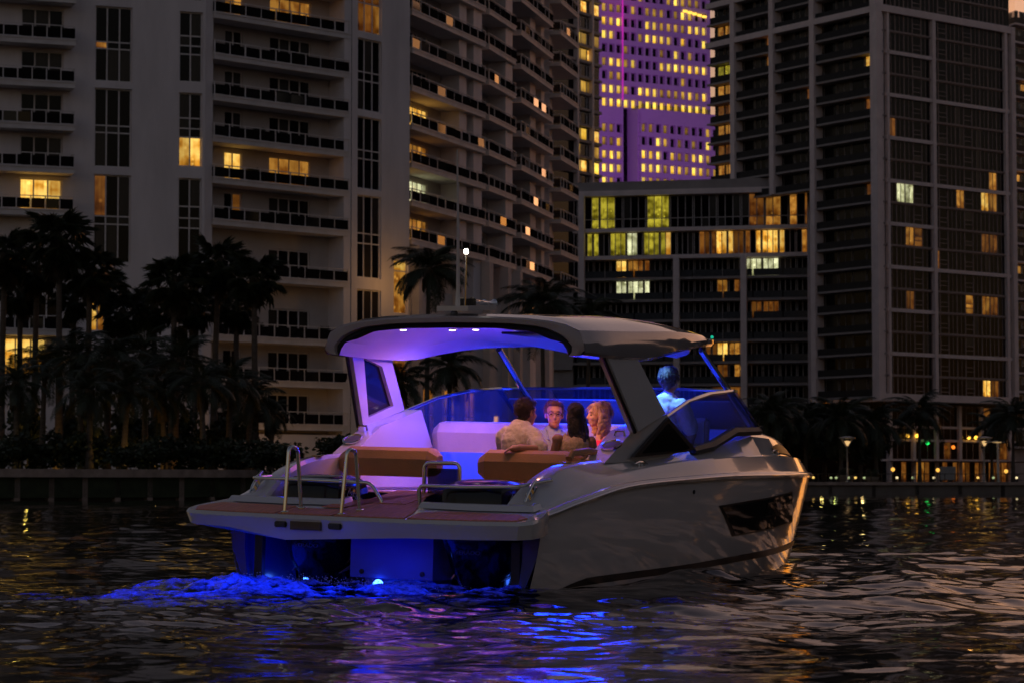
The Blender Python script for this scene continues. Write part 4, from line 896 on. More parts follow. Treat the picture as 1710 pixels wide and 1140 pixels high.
# stern quarters: inner faces of the two hull ends, and the transom between them
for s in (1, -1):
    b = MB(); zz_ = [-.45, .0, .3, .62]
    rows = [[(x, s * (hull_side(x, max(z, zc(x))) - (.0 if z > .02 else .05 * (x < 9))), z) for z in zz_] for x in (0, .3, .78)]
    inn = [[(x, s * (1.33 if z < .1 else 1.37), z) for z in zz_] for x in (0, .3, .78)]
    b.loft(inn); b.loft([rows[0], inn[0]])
    part(b, 'quarter_wall', BLUELIT)
tr = MB(); tr.prism([(.785, -1.3, -.45), (.785, 1.3, -.45), (.785, 1.3, .80), (.785, -1.3, .80)], (.05, 0, 0)); part(tr, 'transom', M_('shaded_transom', (.012, .014, .03), .4, var=.1)); tr = MB(); tr.prism([(.22, -.40, .08), (.22, .42, .08), (.22, .42, .46), (.22, -.40, .46)], (.56, 0, 0)); part(tr, 'transom_pod', M_('lamp_blue_gelcoat', (.08, .12, .46), .25, var=.05))  # platform shade on the transom and blue lamplight on the pod put into colours
tr = MB(); tr.prism([(.40, -.18, -.4), (.40, .34, -.4), (.40, .38, .078), (.40, -.28, .078)], (.38, 0, 0)); part(tr, 'transom_keel', M_('lamp_blue_gelcoat', (.08, .12, .46), .25, var=.05))  # blue lamplight is put into the keel's colour too
for s in (1, -1):
    part(MB().box(.05, .10, s * 1.27 - .05, s * 1.27 + .03, -.1, .44), 'trim_tab_ram', BLACK)
    for yy in (.3, ): part(MB().lathe([(.022, 0), (.022, .01), (.005, .012)], 10, T(.218, s * yy, .13) @ Matrix.Rotation(R(-90), 4, 'Y')), 'drain', BLACK)
# rub rail
def strip(f_lo, f_hi, x0, x1, n, off, s):
    o_, i_ = [], []
    for k in range(n + 1):
        x = x0 + (x1 - x0) * k / n; a, c = f_lo(x), f_hi(x); o_.append([(x, s * (hull_side(x, a) + off), a), (x, s * (hull_side(x, c) + off), c)])
    return o_
for s in (1, -1):
    rows = []
    for x in st:
        y = ys(x); z = zs(x); e = .045 if x < 9.85 else .03
        rows.append([(x, s * (y - .02), z - .035), (x, s * (y + e * .6), z - .03), (x, s * (y + e), z), (x, s * (y + e * .6), z + .025), (x, s * (y - .02), z + .03)])
    b = MB().loft(rows); part(b, 'rub_rail', GEL, auto=50)
    rows = [[(x, s * (ys(x) + .042), zs(x) + .006), (x, s * (ys(x) + .052), zs(x)), (x, s * (ys(x) + .042), zs(x) - .008)] for x in st if x < 9.86]
    part(MB().loft(rows), 'rub_rail_insert', CHROME, auto=80)
    part(MB().loft(strip(lambda x: zst(x) - .004, lambda x: zst(x) + .062 * min(1, (x - .5) / .4, (9.5 - x) / 1.2 + .15), .55, 9.45, 44, .006, s)), 'boot_stripe', BLACK)
part(MB().tube([(9.93, .04, .975), (9.945, 0, .975), (9.93, -.04, .975)], .03, 8), 'rub_rail_nose', GEL)
def hull_patch(poly, off, s, n=14):
    """a panel lying on the topsides: poly = (x, z) quad a, b, c, d"""
    a, b_, c, d = [Vector((p[0], p[1])) for p in poly]; rows = []
    for i in range(n + 1):
        u = i / n; lo = d.lerp(c, u); hi = a.lerp(b_, u); rows.append([(p.x, s * (hull_side(p.x, p.y) + off), p.y) for p in (lo.lerp(hi, k / 6) for k in range(7))])
    return MB().loft(rows)
HW = [(3.65, .71), (6.15, .83), (6.80, .53), (4.2, .44)]
for s in (1, -1):
    part(hull_patch([(HW[0][0] - .09, HW[0][1] + .018), (HW[1][0] + .02, HW[1][1] + .02), (HW[2][0] + .04, HW[2][1] - .016), (HW[3][0] - .07, HW[3][1] - .018)], .004, s), 'hull_window_frame', BLACK); part(hull_patch(HW, .009, s), 'hull_window', GLOSSB)
    part(hull_patch([(5.0, .745), (5.36, .755), (5.36, .605), (5.0, .595)], .016, s, 4), 'porthole_frame', CHROME); part(hull_patch([(5.04, .73), (5.32, .74), (5.32, .62), (5.04, .61)], .020, s, 4), 'porthole', GLOSSB)
    part(MB().lathe([(.02, 0), (.02, .01), (.006, .012)], 8, T(2.9, s * hull_side(2.9, .86), .86) @ Matrix.Rotation(R(-90 * s), 4, 'X')), 'drain', BLACK)
# deck, coamings
zcr = curve([(0, .70), (.3, .80), (.68, .89), (1, .965), (1.86, 1.05), (3, 1.135), (4.2, 1.185), (5.2, 1.205), (6.5, 1.20), (8, 1.15), (9, 1.08), (9.6, 1.02), (9.9, .985)])
ztp = curve([(0, .715), (.2, .86), (.43, .975), (.74, 1.07), (1.26, 1.125), (2.17, 1.165), (3.36, 1.24), (4.06, 1.31), (5.0, 1.42)])
ztr = curve([(5, 1.40), (6, 1.385), (7, 1.345), (8, 1.24), (9, 1.10), (9.6, 1.025), (9.9, .988)])
zcn = curve([(5, 1.49), (6.3, 1.525), (7.2, 1.50), (8.0, 1.41), (8.7, 1.28), (9.3, 1.13), (9.7, 1.04), (9.9, .99)])
ytr = curve([(5, 1.28), (6, 1.14), (7, .92), (8, .62), (9, .27), (9.6, .08), (9.9, .01)])
SOLE = .36
for s in (1, -1):
    rows = []
    for x in np.linspace(0, 5, 41):
        y = ys(x); sh = min(1, .25 + x); w_ = .10 * sh
        rows.append([(x, s * (y - .01), zs(x) + .02), (x, s * (y - .03), zs(x) + .05), (x, s * (y - w_), zcr(x)), (x, s * (y - w_ - .02), zcr(x) + .012), (x, s * (y - .16 - .07 * sh), ztp(x) - .02), (x, s * (y - .20 - .07 * sh), ztp(x)), (x, s * (y - .36), ztp(x) + .004), (x, s * (y - .385), ztp(x) - .03), (x, s * (y - .42), max(SOLE, .62 if x < .7 else SOLE))])
    b = MB().loft(rows); b.add([*rows[0]], [tuple(range(len(rows[0])))]); part(b, 'side_deck', GEL, auto=25)
rows = []
for x in sorted(set(list(np.linspace(5, 9, 33)) + list(np.linspace(9, 9.9, 13)))):
    y = ys(x); t = ytr(x); side = [(x, y - .01, zs(x) + .02), (x, y - .03 * min(1, y * 3), zs(x) + .045), (x, y - .10 * min(1, y), zcr(x)), (x, min(t + .09, y * .9), zcr(x) + .015), (x, t, ztr(x)), (x, t * .96, ztr(x) + .035 * min(1, t)), (x, t * .7, zcn(x) - .04 * min(1, t)), (x, t * .35, zcn(x) - .01)]
    rows.append(side + [(x, 0, zcn(x))] + [(p[0], -p[1], p[2]) for p in side[::-1]])
part(MB().loft(rows), 'foredeck', GEL, auto=24)
# cabin windows in the trunk sides
for s in (1, -1):
    rows = []
    for k in range(21):
        u = k / 20; x = 5.75 + 1.75 * u; hgt = (math.sin(math.pi * min(1, u * 1.02)) ** .5 if 0 < u < 1 else 0.) * (1 - .25 * u)
        t0, t1 = .12, .12 + .70 * hgt; y0, z0 = min(ytr(x) + .09, ys(x) * .9), zcr(x) + .015; y1, z1 = ytr(x), ztr(x)
        rows.append([(x, s * (y0 + (y1 - y0) * t + .012), z0 + (z1 - z0) * t + .004) for t in (t0, (t0 + t1) / 2, t1)])
    part(MB().loft(rows), 'cabin_window', MATB)
    rows = []
    for k in range(9):
        u = k / 8; x = 7.72 + .5 * u; hgt = (math.sin(math.pi * u) ** .5 if 0 < u < 1 else 0.) * .8
        y0, z0 = min(ytr(x) + .09, ys(x) * .9), zcr(x) + .015; y1, z1 = ytr(x), ztr(x); rows.append([(x, s * (y0 + (y1 - y0) * t + .012), z0 + (z1 - z0) * t + .004) for t in (.15, .15 + .3 * hgt, .15 + .6 * hgt)])
    part(MB().loft(rows), 'cabin_window', MATB)
    def cleat(x, y, z, rz, tilt=0):
        M = T(x, y, z) @ Euler((0, tilt, rz)).to_matrix().to_4x4(); b = MB()
        b.tube([M @ Vector(p) for p in ((-.13, 0, .035), (-.06, 0, .05), (.06, 0, .05), (.13, 0, .035))], [.009, .014, .014, .009], 8); b.box(-.045, -.025, -.012, .012, 0, .045, M); b.box(.025, .045, -.012, .012, 0, .045, M); b.box(-.08, .08, -.02, .02, -.004, .004, M)
        return part(b, 'cleat', CHROME)
    cleat(2.05, s * 1.47, 1.075, 0); cleat(5.9, s * 1.24, 1.21, -.1 * s)
    cleat(.16, s * 1.36, .845, 0, R(-45))
# cockpit sole and inner pieces
part(MB().box(.84, 5.4, -1.22, 1.22, SOLE - .05, SOLE), 'cockpit_sole', M_('sole_teak', (.20, .12, .08), .6, var=.2, scale=2))
part(MB().cbox(4.75, 5.02, -1.24, 1.24, SOLE, 1.46, .02), 'dash_bulkhead', GEL)
d = MB(); d.prism([(4.35, -1.2, 1.18), (4.75, -1.2, 1.43), (4.75, -1.2, 1.1), (4.40, -1.2, 1.0)], (0, .95, 0)); part(d, 'helm_console', GEL)
hs = part(MB().box(4.39, 4.42, -1.08, -.52, 1.16, 1.50, T(0, 0, 0)), 'chart_screen', GLOSSB)
rim = MB()
for a, c, e, f in ((-1.09, -.51, 1.49, 1.505), (-1.09, -1.075, 1.16, 1.5), (-.525, -.51, 1.16, 1.5)): rim.box(4.375, 4.388, a, c, e, f)
part(rim, 'screen_edge_light', lamp_mat('blue_edge', (.10, .18, 1.), 2.2), hs)
wheel = MB(); wheel.tube([(4.22 + .06 * math.sin(k * .3142), -.8 + .19 * math.cos(k * .3142), 1.16 + .18 * math.sin(k * .3142)) for k in range(21)], .014, 6)
for k in range(3): a = k * 2.094 + .5; wheel.tube([(4.22, -.8, 1.16), (4.22 + .06 * math.sin(a), -.8 + .19 * math.cos(a), 1.16 + .18 * math.sin(a))], .012, 6)
wheel.tube([(4.22, -.8, 1.16), (4.42, -.8, 1.12)], .03, 8); part(wheel, 'steering_wheel', CHROME)
hseat = MB(); hseat.cbox(4.02, 4.12, -1.24, -1.08, .90, 1.56, .03); hseat.cbox(3.80, 4.12, -1.24, -1.08, .86, 1.0, .03); part(hseat, 'helm_seat', CREAM)
ls = MB(); ls.cbox(4.5, 4.75, -.2, 1.2, SOLE, 1.36, .03); part(ls, 'companion_bulkhead', GEL)
# lounge seats
def seat(name, x0, x1, y0, y1, z0, z1, c, mat): return part(MB().cbox(x0, x1, y0, y1, z0, z1, c), name, mat, auto=40)
for y0, y1 in ((-1.24, -.23), (.19, 1.22)):
    # aft backrests: faceted bolsters
    prof = [(1.24, .94), (1.22, 1.10), (1.26, 1.175), (1.33, 1.205), (1.42, 1.20), (1.45, 1.10), (1.42, .95)]
    b = MB(); e = .09
    def ring(y, k): cx, cz = 1.33, 1.06; return [(cx + (x - cx) * k, y, cz + (z - cz) * k) for x, z in prof]
    b.loft([ring(y0, .55), ring(y0 + e, 1), ring(y1 - e, 1), ring(y1, .55)], closed=True, caps=True); part(b, 'aft_backrest', TAN, auto=25)
    for yy in (y0 + .15, y1 - .15): part(MB().tube([(1.34, yy, .80), (1.34, yy, .96)], .012, 6), 'backrest_post', CHROME)
    b = MB(); b.cbox(.90, 1.80, y0 - (.1 if y0 < 0 else 0), y1 + (.1 if y1 > 0 and y0 > 0 else 0), .68, .80, .04); part(b, 'seat_cushion', TAN, auto=40)
    part(MB().box(.88, 1.76, y0, y1, SOLE, .68), 'seat_base', GEL)
    b = MB(); b.cbox(.84, 1.02, y0 + .02, y1 - .02, .66, .78, .04); part(b, 'sunpad_roll', TAN, auto=40)
b = MB(); pr = [(2.96, 1.17), (2.93, 1.36), (2.98, 1.455), (3.10, 1.47), (3.14, 1.40), (3.14, 1.17)]
def rg(y, k): return [(3.04 + (x - 3.04) * k, y, 1.31 + (z - 1.31) * k) for x, z in pr]
b.loft([rg(1.22, .6), rg(1.14, 1), rg(-1.08, 1), rg(-1.16, .6)], closed=True, caps=True); part(b, 'forward_backrest', CREAM, auto=25)
seat('seat_cushion', 2.40, 3.0, -1.15, 1.2, .68, .80, .04, CREAM); part(MB().box(2.46, 3.12, -1.15, 1.2, SOLE, .68), 'seat_base', GEL)
seat('seat_cushion', 1.7, 2.45, .72, 1.2, .68, .80, .04, CREAM); part(MB().box(1.7, 2.45, .75, 1.2, SOLE, .68), 'seat_base', GEL); part(MB().cbox(1.5, 3.0, 1.14, 1.24, .80, 1.14, .03), 'side_backrest', CREAM)
part(MB().tube([(2.15, -.5, SOLE), (2.15, -.5, .98)], .04, 10), 'table_leg', CHROME); part(MB().cbox(1.9, 2.38, -.85, -.25, .98, 1.015, .012), 'table_top', TEAK)
# coaming consoles with speakers under the arch legs
for s in (1, -1):
    b = MB(); b.prism([(1.42, s * 1.20, 1.11), (1.98, s * 1.20, 1.40), (2.72, s * 1.20, 1.57), (2.95, s * 1.20, 1.22), (2.6, s * 1.20, 1.14)], (0, s * .21, 0)); part(b, 'arch_console', GEL, auto=30)
    M = T(1.70, s * 1.34, 1.265) @ Euler((0, R(-27), 0)).to_matrix().to_4x4()
    sp = part(MB().lathe([(.10, 0), (.10, .012), (.085, .016), (.08, .006), (.02, .004)], 18, M), 'speaker_ring', CHROME); part(MB().lathe([(.078, .008), (.03, .013), (.005, .014)], 16, M), 'speaker_cone', GREY, sp)
    part(MB().tube([M @ Vector(p) for p in ((.19, -.05, .0), (.21, -.04, .04), (.21, .04, .04), (.19, .05, .0))], .012, 6), 'grab_handle', CHROME)
    if s < 0: b = MB(); b.tube([(1.05, s * 1.25, 1.14), (1.10, s * 1.25, 1.19), (1.45, s * 1.23, 1.21), (1.62, s * 1.22, 1.20), (1.66, s * 1.22, 1.16)], .032, 8); part(b, 'armrest_rail', TAN)
    M2 = T(.97, s * 1.26, ztp(.97) + .006); part(MB().lathe([(.055, 0), (.055, .006), (.042, .008), (.04, -.003)], 16, M2), 'cup_holder', CHROME)
    part(MB().lathe([(.05, 0), (.05, .008), (.02, .03), (.004, .031)], 12, T(.60, s * 1.30, 1.0) @ Euler((0, R(-30), 0)).to_matrix().to_4x4()), 'deck_fitting', CHROME)
# quarter windows
def side_poly(poly, yf, th, s): return MB().prism([(x, s * yf(x, z), z) for x, z in poly], (0, -s * th, 0))
yq = lambda x, z: 1.485 - .12 * (z - 1.15)
for s in (1, -1):
    part(side_poly([(1.86, 1.165), (2.69, 1.535), (3.24, 1.255), (3.0, 1.225)], yq, .03, s), 'quarter_window_frame', BLACK)
    part(side_poly([(2.04, 1.205), (2.67, 1.485), (3.10, 1.262), (2.9, 1.235)], lambda x, z: yq(x, z) + .006, .01, s), 'quarter_window', GLOSSB)
# windshield: wings, front panes, struts
yw = lambda x, z: 1.44 - .06 * (x - 2.7) / 2 - .18 * max(0, z - 1.3)
wing = [(2.72, 1.545), (3.3, 1.70), (3.9, 1.79), (4.5, 1.835), (5.12, 1.475), (4.4, 1.455), (3.75, 1.31), (3.28, 1.26)]
for s in (1, -1):
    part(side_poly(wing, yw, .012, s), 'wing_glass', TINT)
    top = [Vector((x, s * (yw(x, z) + .004), z)) for x, z in wing[:4]]; part(MB().tube(top, .02, 6), 'wing_top_rail', CHROME)
    part(MB().tube([Vector((x, s * (yw(x, z) + .002), z)) for x, z in wing[3:5]], .014, 6), 'wing_corner_post', CHROME)
    part(MB().tube([Vector((x, s * (yw(x, z) + .0), z - .02)) for x, z in wing[4:]], [.045, .05, .05, .04], 6), 'wing_gasket', BLACK)
    part(MB().tube([(4.12, s * 1.12, 2.22), (4.70, s * 1.16, 1.86), (5.35, s * 1.17, 1.50)], .032, 8), 'windshield_strut', CHROME)
ft = [(4.5, -1.34, 1.835), (4.98, -.95, 1.855), (5.2, -.4, 1.868), (5.2, .4, 1.868), (4.98, .95, 1.855), (4.5, 1.34, 1.835)]
fb = [(5.12, -1.36, 1.475), (5.62, -.98, 1.50), (5.88, -.42, 1.515), (5.88, .42, 1.515), (5.62, .98, 1.50), (5.12, 1.36, 1.475)]
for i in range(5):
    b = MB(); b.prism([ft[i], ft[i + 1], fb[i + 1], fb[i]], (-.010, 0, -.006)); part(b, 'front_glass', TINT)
part(MB().tube(ft, .016, 6), 'windshield_top_rail', CHROME); part(MB().tube(fb, .035, 6), 'windshield_gasket', BLACK)
# inner windshield liner panel below the glass
part(MB().prism([(4.56, -1.25, 1.74), (4.62, 1.25, 1.74), (5.05, 1.25, 1.47), (5.03, -1.25, 1.47)], (-.02, 0, -.012)), 'dash_hood', M_('dash_vinyl', (.22, .23, .26), .35, var=.06))
# hardtop
wr = curve([(1.15, 1.33), (1.5, 1.37), (2.4, 1.35), (3.4, 1.29), (4.2, 1.17), (4.6, 1.05), (4.85, .88), (5.0, .62)])
zlow = curve([(1.15, 2.03), (1.6, 2.02), (2.36, 2.03), (2.98, 2.115), (3.53, 2.19), (4.03, 2.235), (4.6, 2.27), (5.0, 2.30)])
zrf = curve([(1.15, 2.40), (2, 2.45), (3, 2.49), (4, 2.48), (4.5, 2.44), (4.85, 2.385), (5.0, 2.345)])
xr = [1.15, 1.17, 1.25, 1.4, 1.7, 2, 2.3, 2.6, 3, 3.4, 3.8, 4.1, 4.4, 4.6, 4.75, 4.88, 4.96, 5.0]
top, under = [], []
for x in xr:
    w_ = wr(x); zt_, zl_ = zrf(x), zlow(x); e = (zt_ - zl_); k_ = 0.02 if x < 1.2 else 0
    half = [(0, zt_ - k_), (.3, zt_ - .006 - k_), (.56, zt_ - .020 - k_), (.74, zt_ - .045 - k_), (.86, zt_ - .06 - .10 * e), (.95, zt_ - .06 - .24 * e), (.965, zt_ - .07 - .28 * e), (.998, zl_ + .075), (1.0, zl_ + .035), (.985, zl_ + .01), (.95, zl_), (.90, zl_)]
    top.append([(x, -w_ * f, z) for f, z in half[::-1]] + [(x, w_ * f, z) for f, z in half[1:]])
    hu = [(0, zt_ - .125), (.35, zt_ - .13), (.6, zt_ - .155), (.74, zt_ - .16 - .18 * e), (.83, zl_ + .12), (.875, zl_ + .04), (.88, zl_)]
    under.append([(x, -w_ * f, z) for f, z in hu[::-1]] + [(x, w_ * f, z) for f, z in hu[1:]])
b = MB().loft(top); roof = part(b, 'hardtop', GELR, auto=26)
def strip_between(A, Bq):      # closes the outer rim against the headliner
    m = MB(); n = len(A); nb = len(Bq); vs = A + Bq; fs = []
    i = j = 0
    while i < n - 1 or j < nb - 1:
        if j == nb - 1 or (i < n - 1 and (i + 1) / (n - 1) <= (j + 1) / (nb - 1)): fs.append((i, i + 1, n + j)); i += 1
        else: fs.append((i, n + j + 1, n + j)); j += 1
    return m.add(vs, fs)
def resample(c, n=41):
    c = [Vector(p) for p in c]; d = [0]
    for a, e in zip(c[:-1], c[1:]): d.append(d[-1] + (e - a).length)
    o_ = []
    for k in range(n):
        t = d[-1] * k / (n - 1); i = min(max(int(np.searchsorted(d, t)) - 1, 0), len(c) - 2); o_.append(c[i].lerp(c[i + 1], (t - d[i]) / max(d[i + 1] - d[i], 1e-9)))
    return o_
ro, ru = resample(top[0]), resample(under[0]); rm1 = [a.lerp(e, .52) + Vector((-.02, 0, 0)) for a, e in zip(ro, ru)]; ro2 = [a.lerp(e, .15) + Vector((-.022, 0, 0)) for a, e in zip(ro, ru)]; rm2 = [a.lerp(e, .60) + Vector((.01, 0, 0)) for a, e in zip(ro, ru)]
part(MB().loft([ro, ro2, rm1, rm2]), 'rear_rim', M_('pale_rim_gelcoat', (.42, .35, .34), .3, var=.04), roof, auto=40); part(MB().loft([rm2, [a.lerp(e, .8) + Vector((-.012, 0, 0)) for a, e in zip(ro, ru)], ru]), 'rear_seal', BLACK, roof, auto=40)
part(strip_between(top[-1], under[-1]), 'front_trim', BLACK, roof)
for s in (0, -1):
    part(MB().loft([[t[s], u[s]] for t, u in zip(top, under)]), 'side_trim', BLACK, roof)
part(MB().loft(under), 'headliner', M_('white_headliner', (.62, .60, .60), .38, var=.03), roof, auto=30)
hatch = part(MB().cbox(2.9, 3.7, -.62, .45, 2.31, 2.335, .01), 'roof_hatch', GLOSSB, roof)
for p in ((1.42, .66), (1.25, .05), (1.72, .07), (1.45, -.75), (3.0, -1.0), (3.4, .55), (3.4, -.55)):
    z = zrf(p[0]) - .135 if abs(p[1]) < .8 else 2.225
    l = part(MB().lathe([(.045, 0), (.045, -.008), (.032, -.012)], 16, T(p[0], p[1], z)), 'downlight_ring', CHROME, roof); part(MB().lathe([(.03, -.0125), (.02, -.016), (.002, -.017)], 12, T(p[0], p[1], z)), 'downlight_lens', lamp_mat('pink_white_lens', (1., .78, .82), 14.), l)
part(MB().lathe([(.10, 0), (.10, -.012), (.07, -.02), (.065, -.008)], 18, T(2.15, .42, zrf(2.1) - .128)), 'ceiling_speaker', GEL, roof)
part(MB().tube([(4.62, -.8, 2.30), (4.75, -.3, 2.30), (4.75, .3, 2.30), (4.62, .8, 2.30)], .011, 6), 'blue_light_strip', lamp_mat('blue_led', (.03, .06, 1.), 5.), roof)
# arch legs with windows
for s in (1, -1):
    out = [(1.96, 1.385), (2.66, 1.565), (2.22, 2.06), (1.52, 2.06)]; hol = [(2.02, 1.48), (2.44, 1.60), (2.10, 1.96), (1.74, 2.03)]
    yl = lambda x, z: 1.445 - .185 * (z - 1.4)
    b = MB()
    for side_ in (0, .06):
        O = [(x, s * (yl(x, z) - side_), z) for x, z in out]; Hh = [(x, s * (yl(x, z) - side_), z) for x, z in hol]; b.add(O + Hh, [(i, (i + 1) % 4, (i + 1) % 4 + 4, i + 4) for i in range(4)])
    for ringp in (out, hol):
        A = [(x, s * yl(x, z), z) for x, z in ringp]; Bb = [(x, s * (yl(x, z) - .06), z) for x, z in ringp]; b.add(A + Bb, [(i, (i + 1) % 4, (i + 1) % 4 + 4, i + 4) for i in range(4)])
    lg = part(b, 'arch_leg', GEL, auto=20)
    part(MB().prism([(x, s * (yl(x, z) - .012), z) for x, z in hol], (0, -s * .01, 0)), 'arch_window', GLOSSB, lg)
    part(MB().prism([(x, s * (yl(x, z) + .004), z) for x, z in ((2.0, 1.40), (2.64, 1.57), (2.21, 2.055), (1.57, 2.055))], (0, s * .012, 0)), 'arch_fairing', GEL, lg, auto=20)
    part(MB().tube([(1.52, s * (yl(1.52, 2.06) + .0), 2.05), (1.96, s * (yl(1.96, 1.385)), 1.385)], .018, 6), 'arch_seal', BLACK, lg)
# mast, light, antenna, horns
mb = MB(); mb.prism([(1.15, -.16, 2.425), (1.75, -.12, 2.47), (1.75, .12, 2.47), (1.15, .16, 2.425)], (0, 0, .045)); mb.build('mast_base', GEL, roof, BM)
part(MB().tube([(1.30, .03, 2.46), (1.30, .03, 2.62), (1.27, .03, 3.2), (1.22, .03, 3.88)], [.028, .020, .014, .008], 6), 'whip_antenna', GEL, roof)
ml = part(MB().tube([(1.36, -.01, 2.46), (1.36, -.01, 2.96)], .010, 6), 'mast_pole', CHROME, roof); part(MB().lathe([(.014, 2.95), (.021, 2.96), (.021, 2.985), (.012, 2.995), (.002, 2.997)], 12, T(1.36, -.01, 0)), 'mast_light', lamp_mat('white_mast_light', (1., .93, .82), 16.), ml)
for dy in (-.05, .05):
    hn = MB(); hn.tube([(1.42, dy, 2.53), (1.46, dy, 2.535), (1.72, dy, 2.535), (1.80, dy, 2.535), (1.83, dy, 2.535)], [.035, .012, .012, .022, .04], 10); part(hn, 'horn', CHROME, roof)
part(MB().box(1.40, 1.46, -.07, .07, 2.46, 2.55), 'horn_compressor', BLACK, roof)
part(MB().lathe([(.03, 0), (.035, .02), (.02, .04)], 10, T(1.2, 0, 2.40) @ Euler((0, R(-70), 0)).to_matrix().to_4x4()), 'stern_light', GREY, roof)
part(MB().cbox(4.38, 4.42, -1.12, -1.10, 2.345, 2.372, .005), 'green_navigation_light', lamp_mat('green_nav', (.02, .8, .5), .5), roof); part(MB().cbox(4.36, 4.44, 1.09, 1.13, 2.345, 2.385, .008), 'red_navigation_light', lamp_mat('red_nav', (1., .05, .03), .9), roof)
# swim platform
edge = [(.02, 1.60), (-.30, 1.70), (-.44, 1.69), (-.52, 1.60), (-.56, 1.2), (-.58, .6), (-.585, 0), (-.58, -.6), (-.56, -1.2), (-.52, -1.60), (-.44, -1.69), (-.30, -1.70), (.02, -1.60)]
zb = curve([(-1.75, .475), (-1.0, .46), (-.3, .455), (0., .43), (.3, .385), (.6, .40), (.85, .455), (1.2, .485), (1.75, .50)])
SLP = Matrix(((1, 0, 0, 0), (0, 1, 0, 0), (.17, 0, 1, .17 * .58), (0, 0, 0, 1)))      # the platform rises a little towards the cockpit
b = MB(); lo = [(x + .03, y * .985, zb(y) - .10 * (x + .58)) for x, y in edge]; mi = [(x, y, .585) for x, y in edge]; up_ = [(x + .02, y * .992, .612) for x, y in edge]
b.loft([lo, mi, up_]); n = len(edge); inn = [(.02, 1.28), (.02, -1.28)]
b.add([(x + .02, y * .992, .612) for x, y in edge], [tuple(range(n))]); b.add(lo, [tuple(range(n))[::-1]])
plat = part(b, 'swim_platform', GEL, auto=35, M=SLP)
def deck_panel(poly, nm='teak_panel'): return part(MB().prism([(x, y, .6125) for x, y in poly], (0, 0, .008)), nm, TEAK, plat, auto=None, M=SLP)
deck_panel([(-.50, 1.55), (-.52, 1.2), (-.535, .72), (-.20, .72), (-.18, 1.2), (-.16, 1.5), (-.36, 1.62)])
deck_panel([(-.53, .69), (-.545, .15), (-.30, .12), (-.26, .69)], 'ladder_hatch'); deck_panel([(-.545, .12), (-.545, -.55), (-.3, -.5), (.35, -.24), (.35, .20), (-.26, .20)])
deck_panel([(-.545, -.58), (-.52, -1.2), (-.47, -1.56), (-.36, -1.60), (-.22, -1.45), (-.2, -.75), (-.3, -.55)]); deck_panel([(.02, .40), (.02, -.24), (.62, -.22), (.62, .20), (-.22, .23), (-.22, .45)], 'walkway_panel').location.z += .006
for (y0, y1) in ((1.50, .30), (-.42, -1.52)):       # coamings of the motor wells
    b = MB(); q1 = [(-.10, y0, .62), (-.13, (y0 + y1) / 2, .62), (-.10, y1, .62), (.05, y1, .62)]; q2 = [(-.04, y0, .655), (-.06, (y0 + y1) / 2, .66), (-.03, y1 + .05, .655), (.10, y1 + .05, .655)]; q3 = [(-.01, y0, .655), (-.03, (y0 + y1) / 2, .66), (0, y1 + .1, .655), (.12, y1 + .1, .655)]; q4 = [(-.01, y0, .5), (-.03, (y0 + y1) / 2, .5), (0, y1 + .1, .5), (.12, y1 + .1, .5)]
    b.loft([q1, q2, q3, q4]); part(b, 'well_coaming', GEL, plat, auto=20, M=SLP)
pl_ = MB(); pl_.box(-.597, -.575, .22, .52, .495, .565); part(pl_, 'name_plate', M_('bronze_plate', (.10, .085, .065), .35, .5), plat)
for y0, y1 in ((.02, .15), (.56, .68)):
    g_ = MB(); g_.cbox(-.598, -.575, y0, y1, .51, .56, .008); gr_ = part(g_, 'vent', BLACK, plat)
    for k in range(4): part(MB().box(-.603, -.598, y0 + .012, y1 - .012, .517 + .011 * k, .521 + .011 * k), 'vent_slat', GREY, gr_, auto=None)
# rails
def U(pts, r, nm, par=None):
    """tube through points with rounded corners"""
    P = [Vector(p) for p in pts]; o_ = [P[0]]
    for i in range(1, len(P) - 1):
        a = (P[i - 1] - P[i]); c = (P[i + 1] - P[i]); d = min(.06, a.length * .45, c.length * .45); a = P[i] + a.normalized() * d; c = P[i] + c.normalized() * d
        for k in range(6): t = k / 5; o_.append(a * (1 - t) ** 2 + P[i] * 2 * t * (1 - t) + c * t * t)
    o_.append(P[-1]); return part(MB().tube(o_, r, 8), nm, CHROME, par, auto=60)
U([(-.50, .64, .60), (-.46, .64, 1.185), (-.36, .62, 1.18), (-.30, .60, .62)], .017, 'boarding_rail', plat); U([(-.50, .08, .60), (-.46, .06, 1.175), (-.36, .04, 1.17), (-.30, .02, .62)], .017, 'boarding_rail', plat)
for p in ((-.50, .64), (-.30, .60), (-.50, .08), (-.30, .02)): part(MB().lathe([(.035, .618), (.035, .628), (.02, .634)], 10, T(p[0], p[1], 0)), 'rail_foot', CHROME, plat, M=SLP)
U([(.36, 1.33, .92), (.08, 1.37, .905), (.03, .9, .905), (.03, .12, .895), (.05, .02, .74), (.05, .02, .66)], .017, 'stern_rail'); U([(.05, -.36, .66), (.03, -.35, .885), (.03, -.8, .885), (.08, -1.25, .90), (.40, -1.42, .96)], .017, 'stern_rail')
U([(.52, -.12, .62), (.52, -.12, 1.075), (.52, -.47, 1.08), (.52, -.47, .66)], .018, 'gate_rail'); part(MB().box(.53, .545, -.44, -.15, .66, 1.03), 'gate_panel', SMOKE)
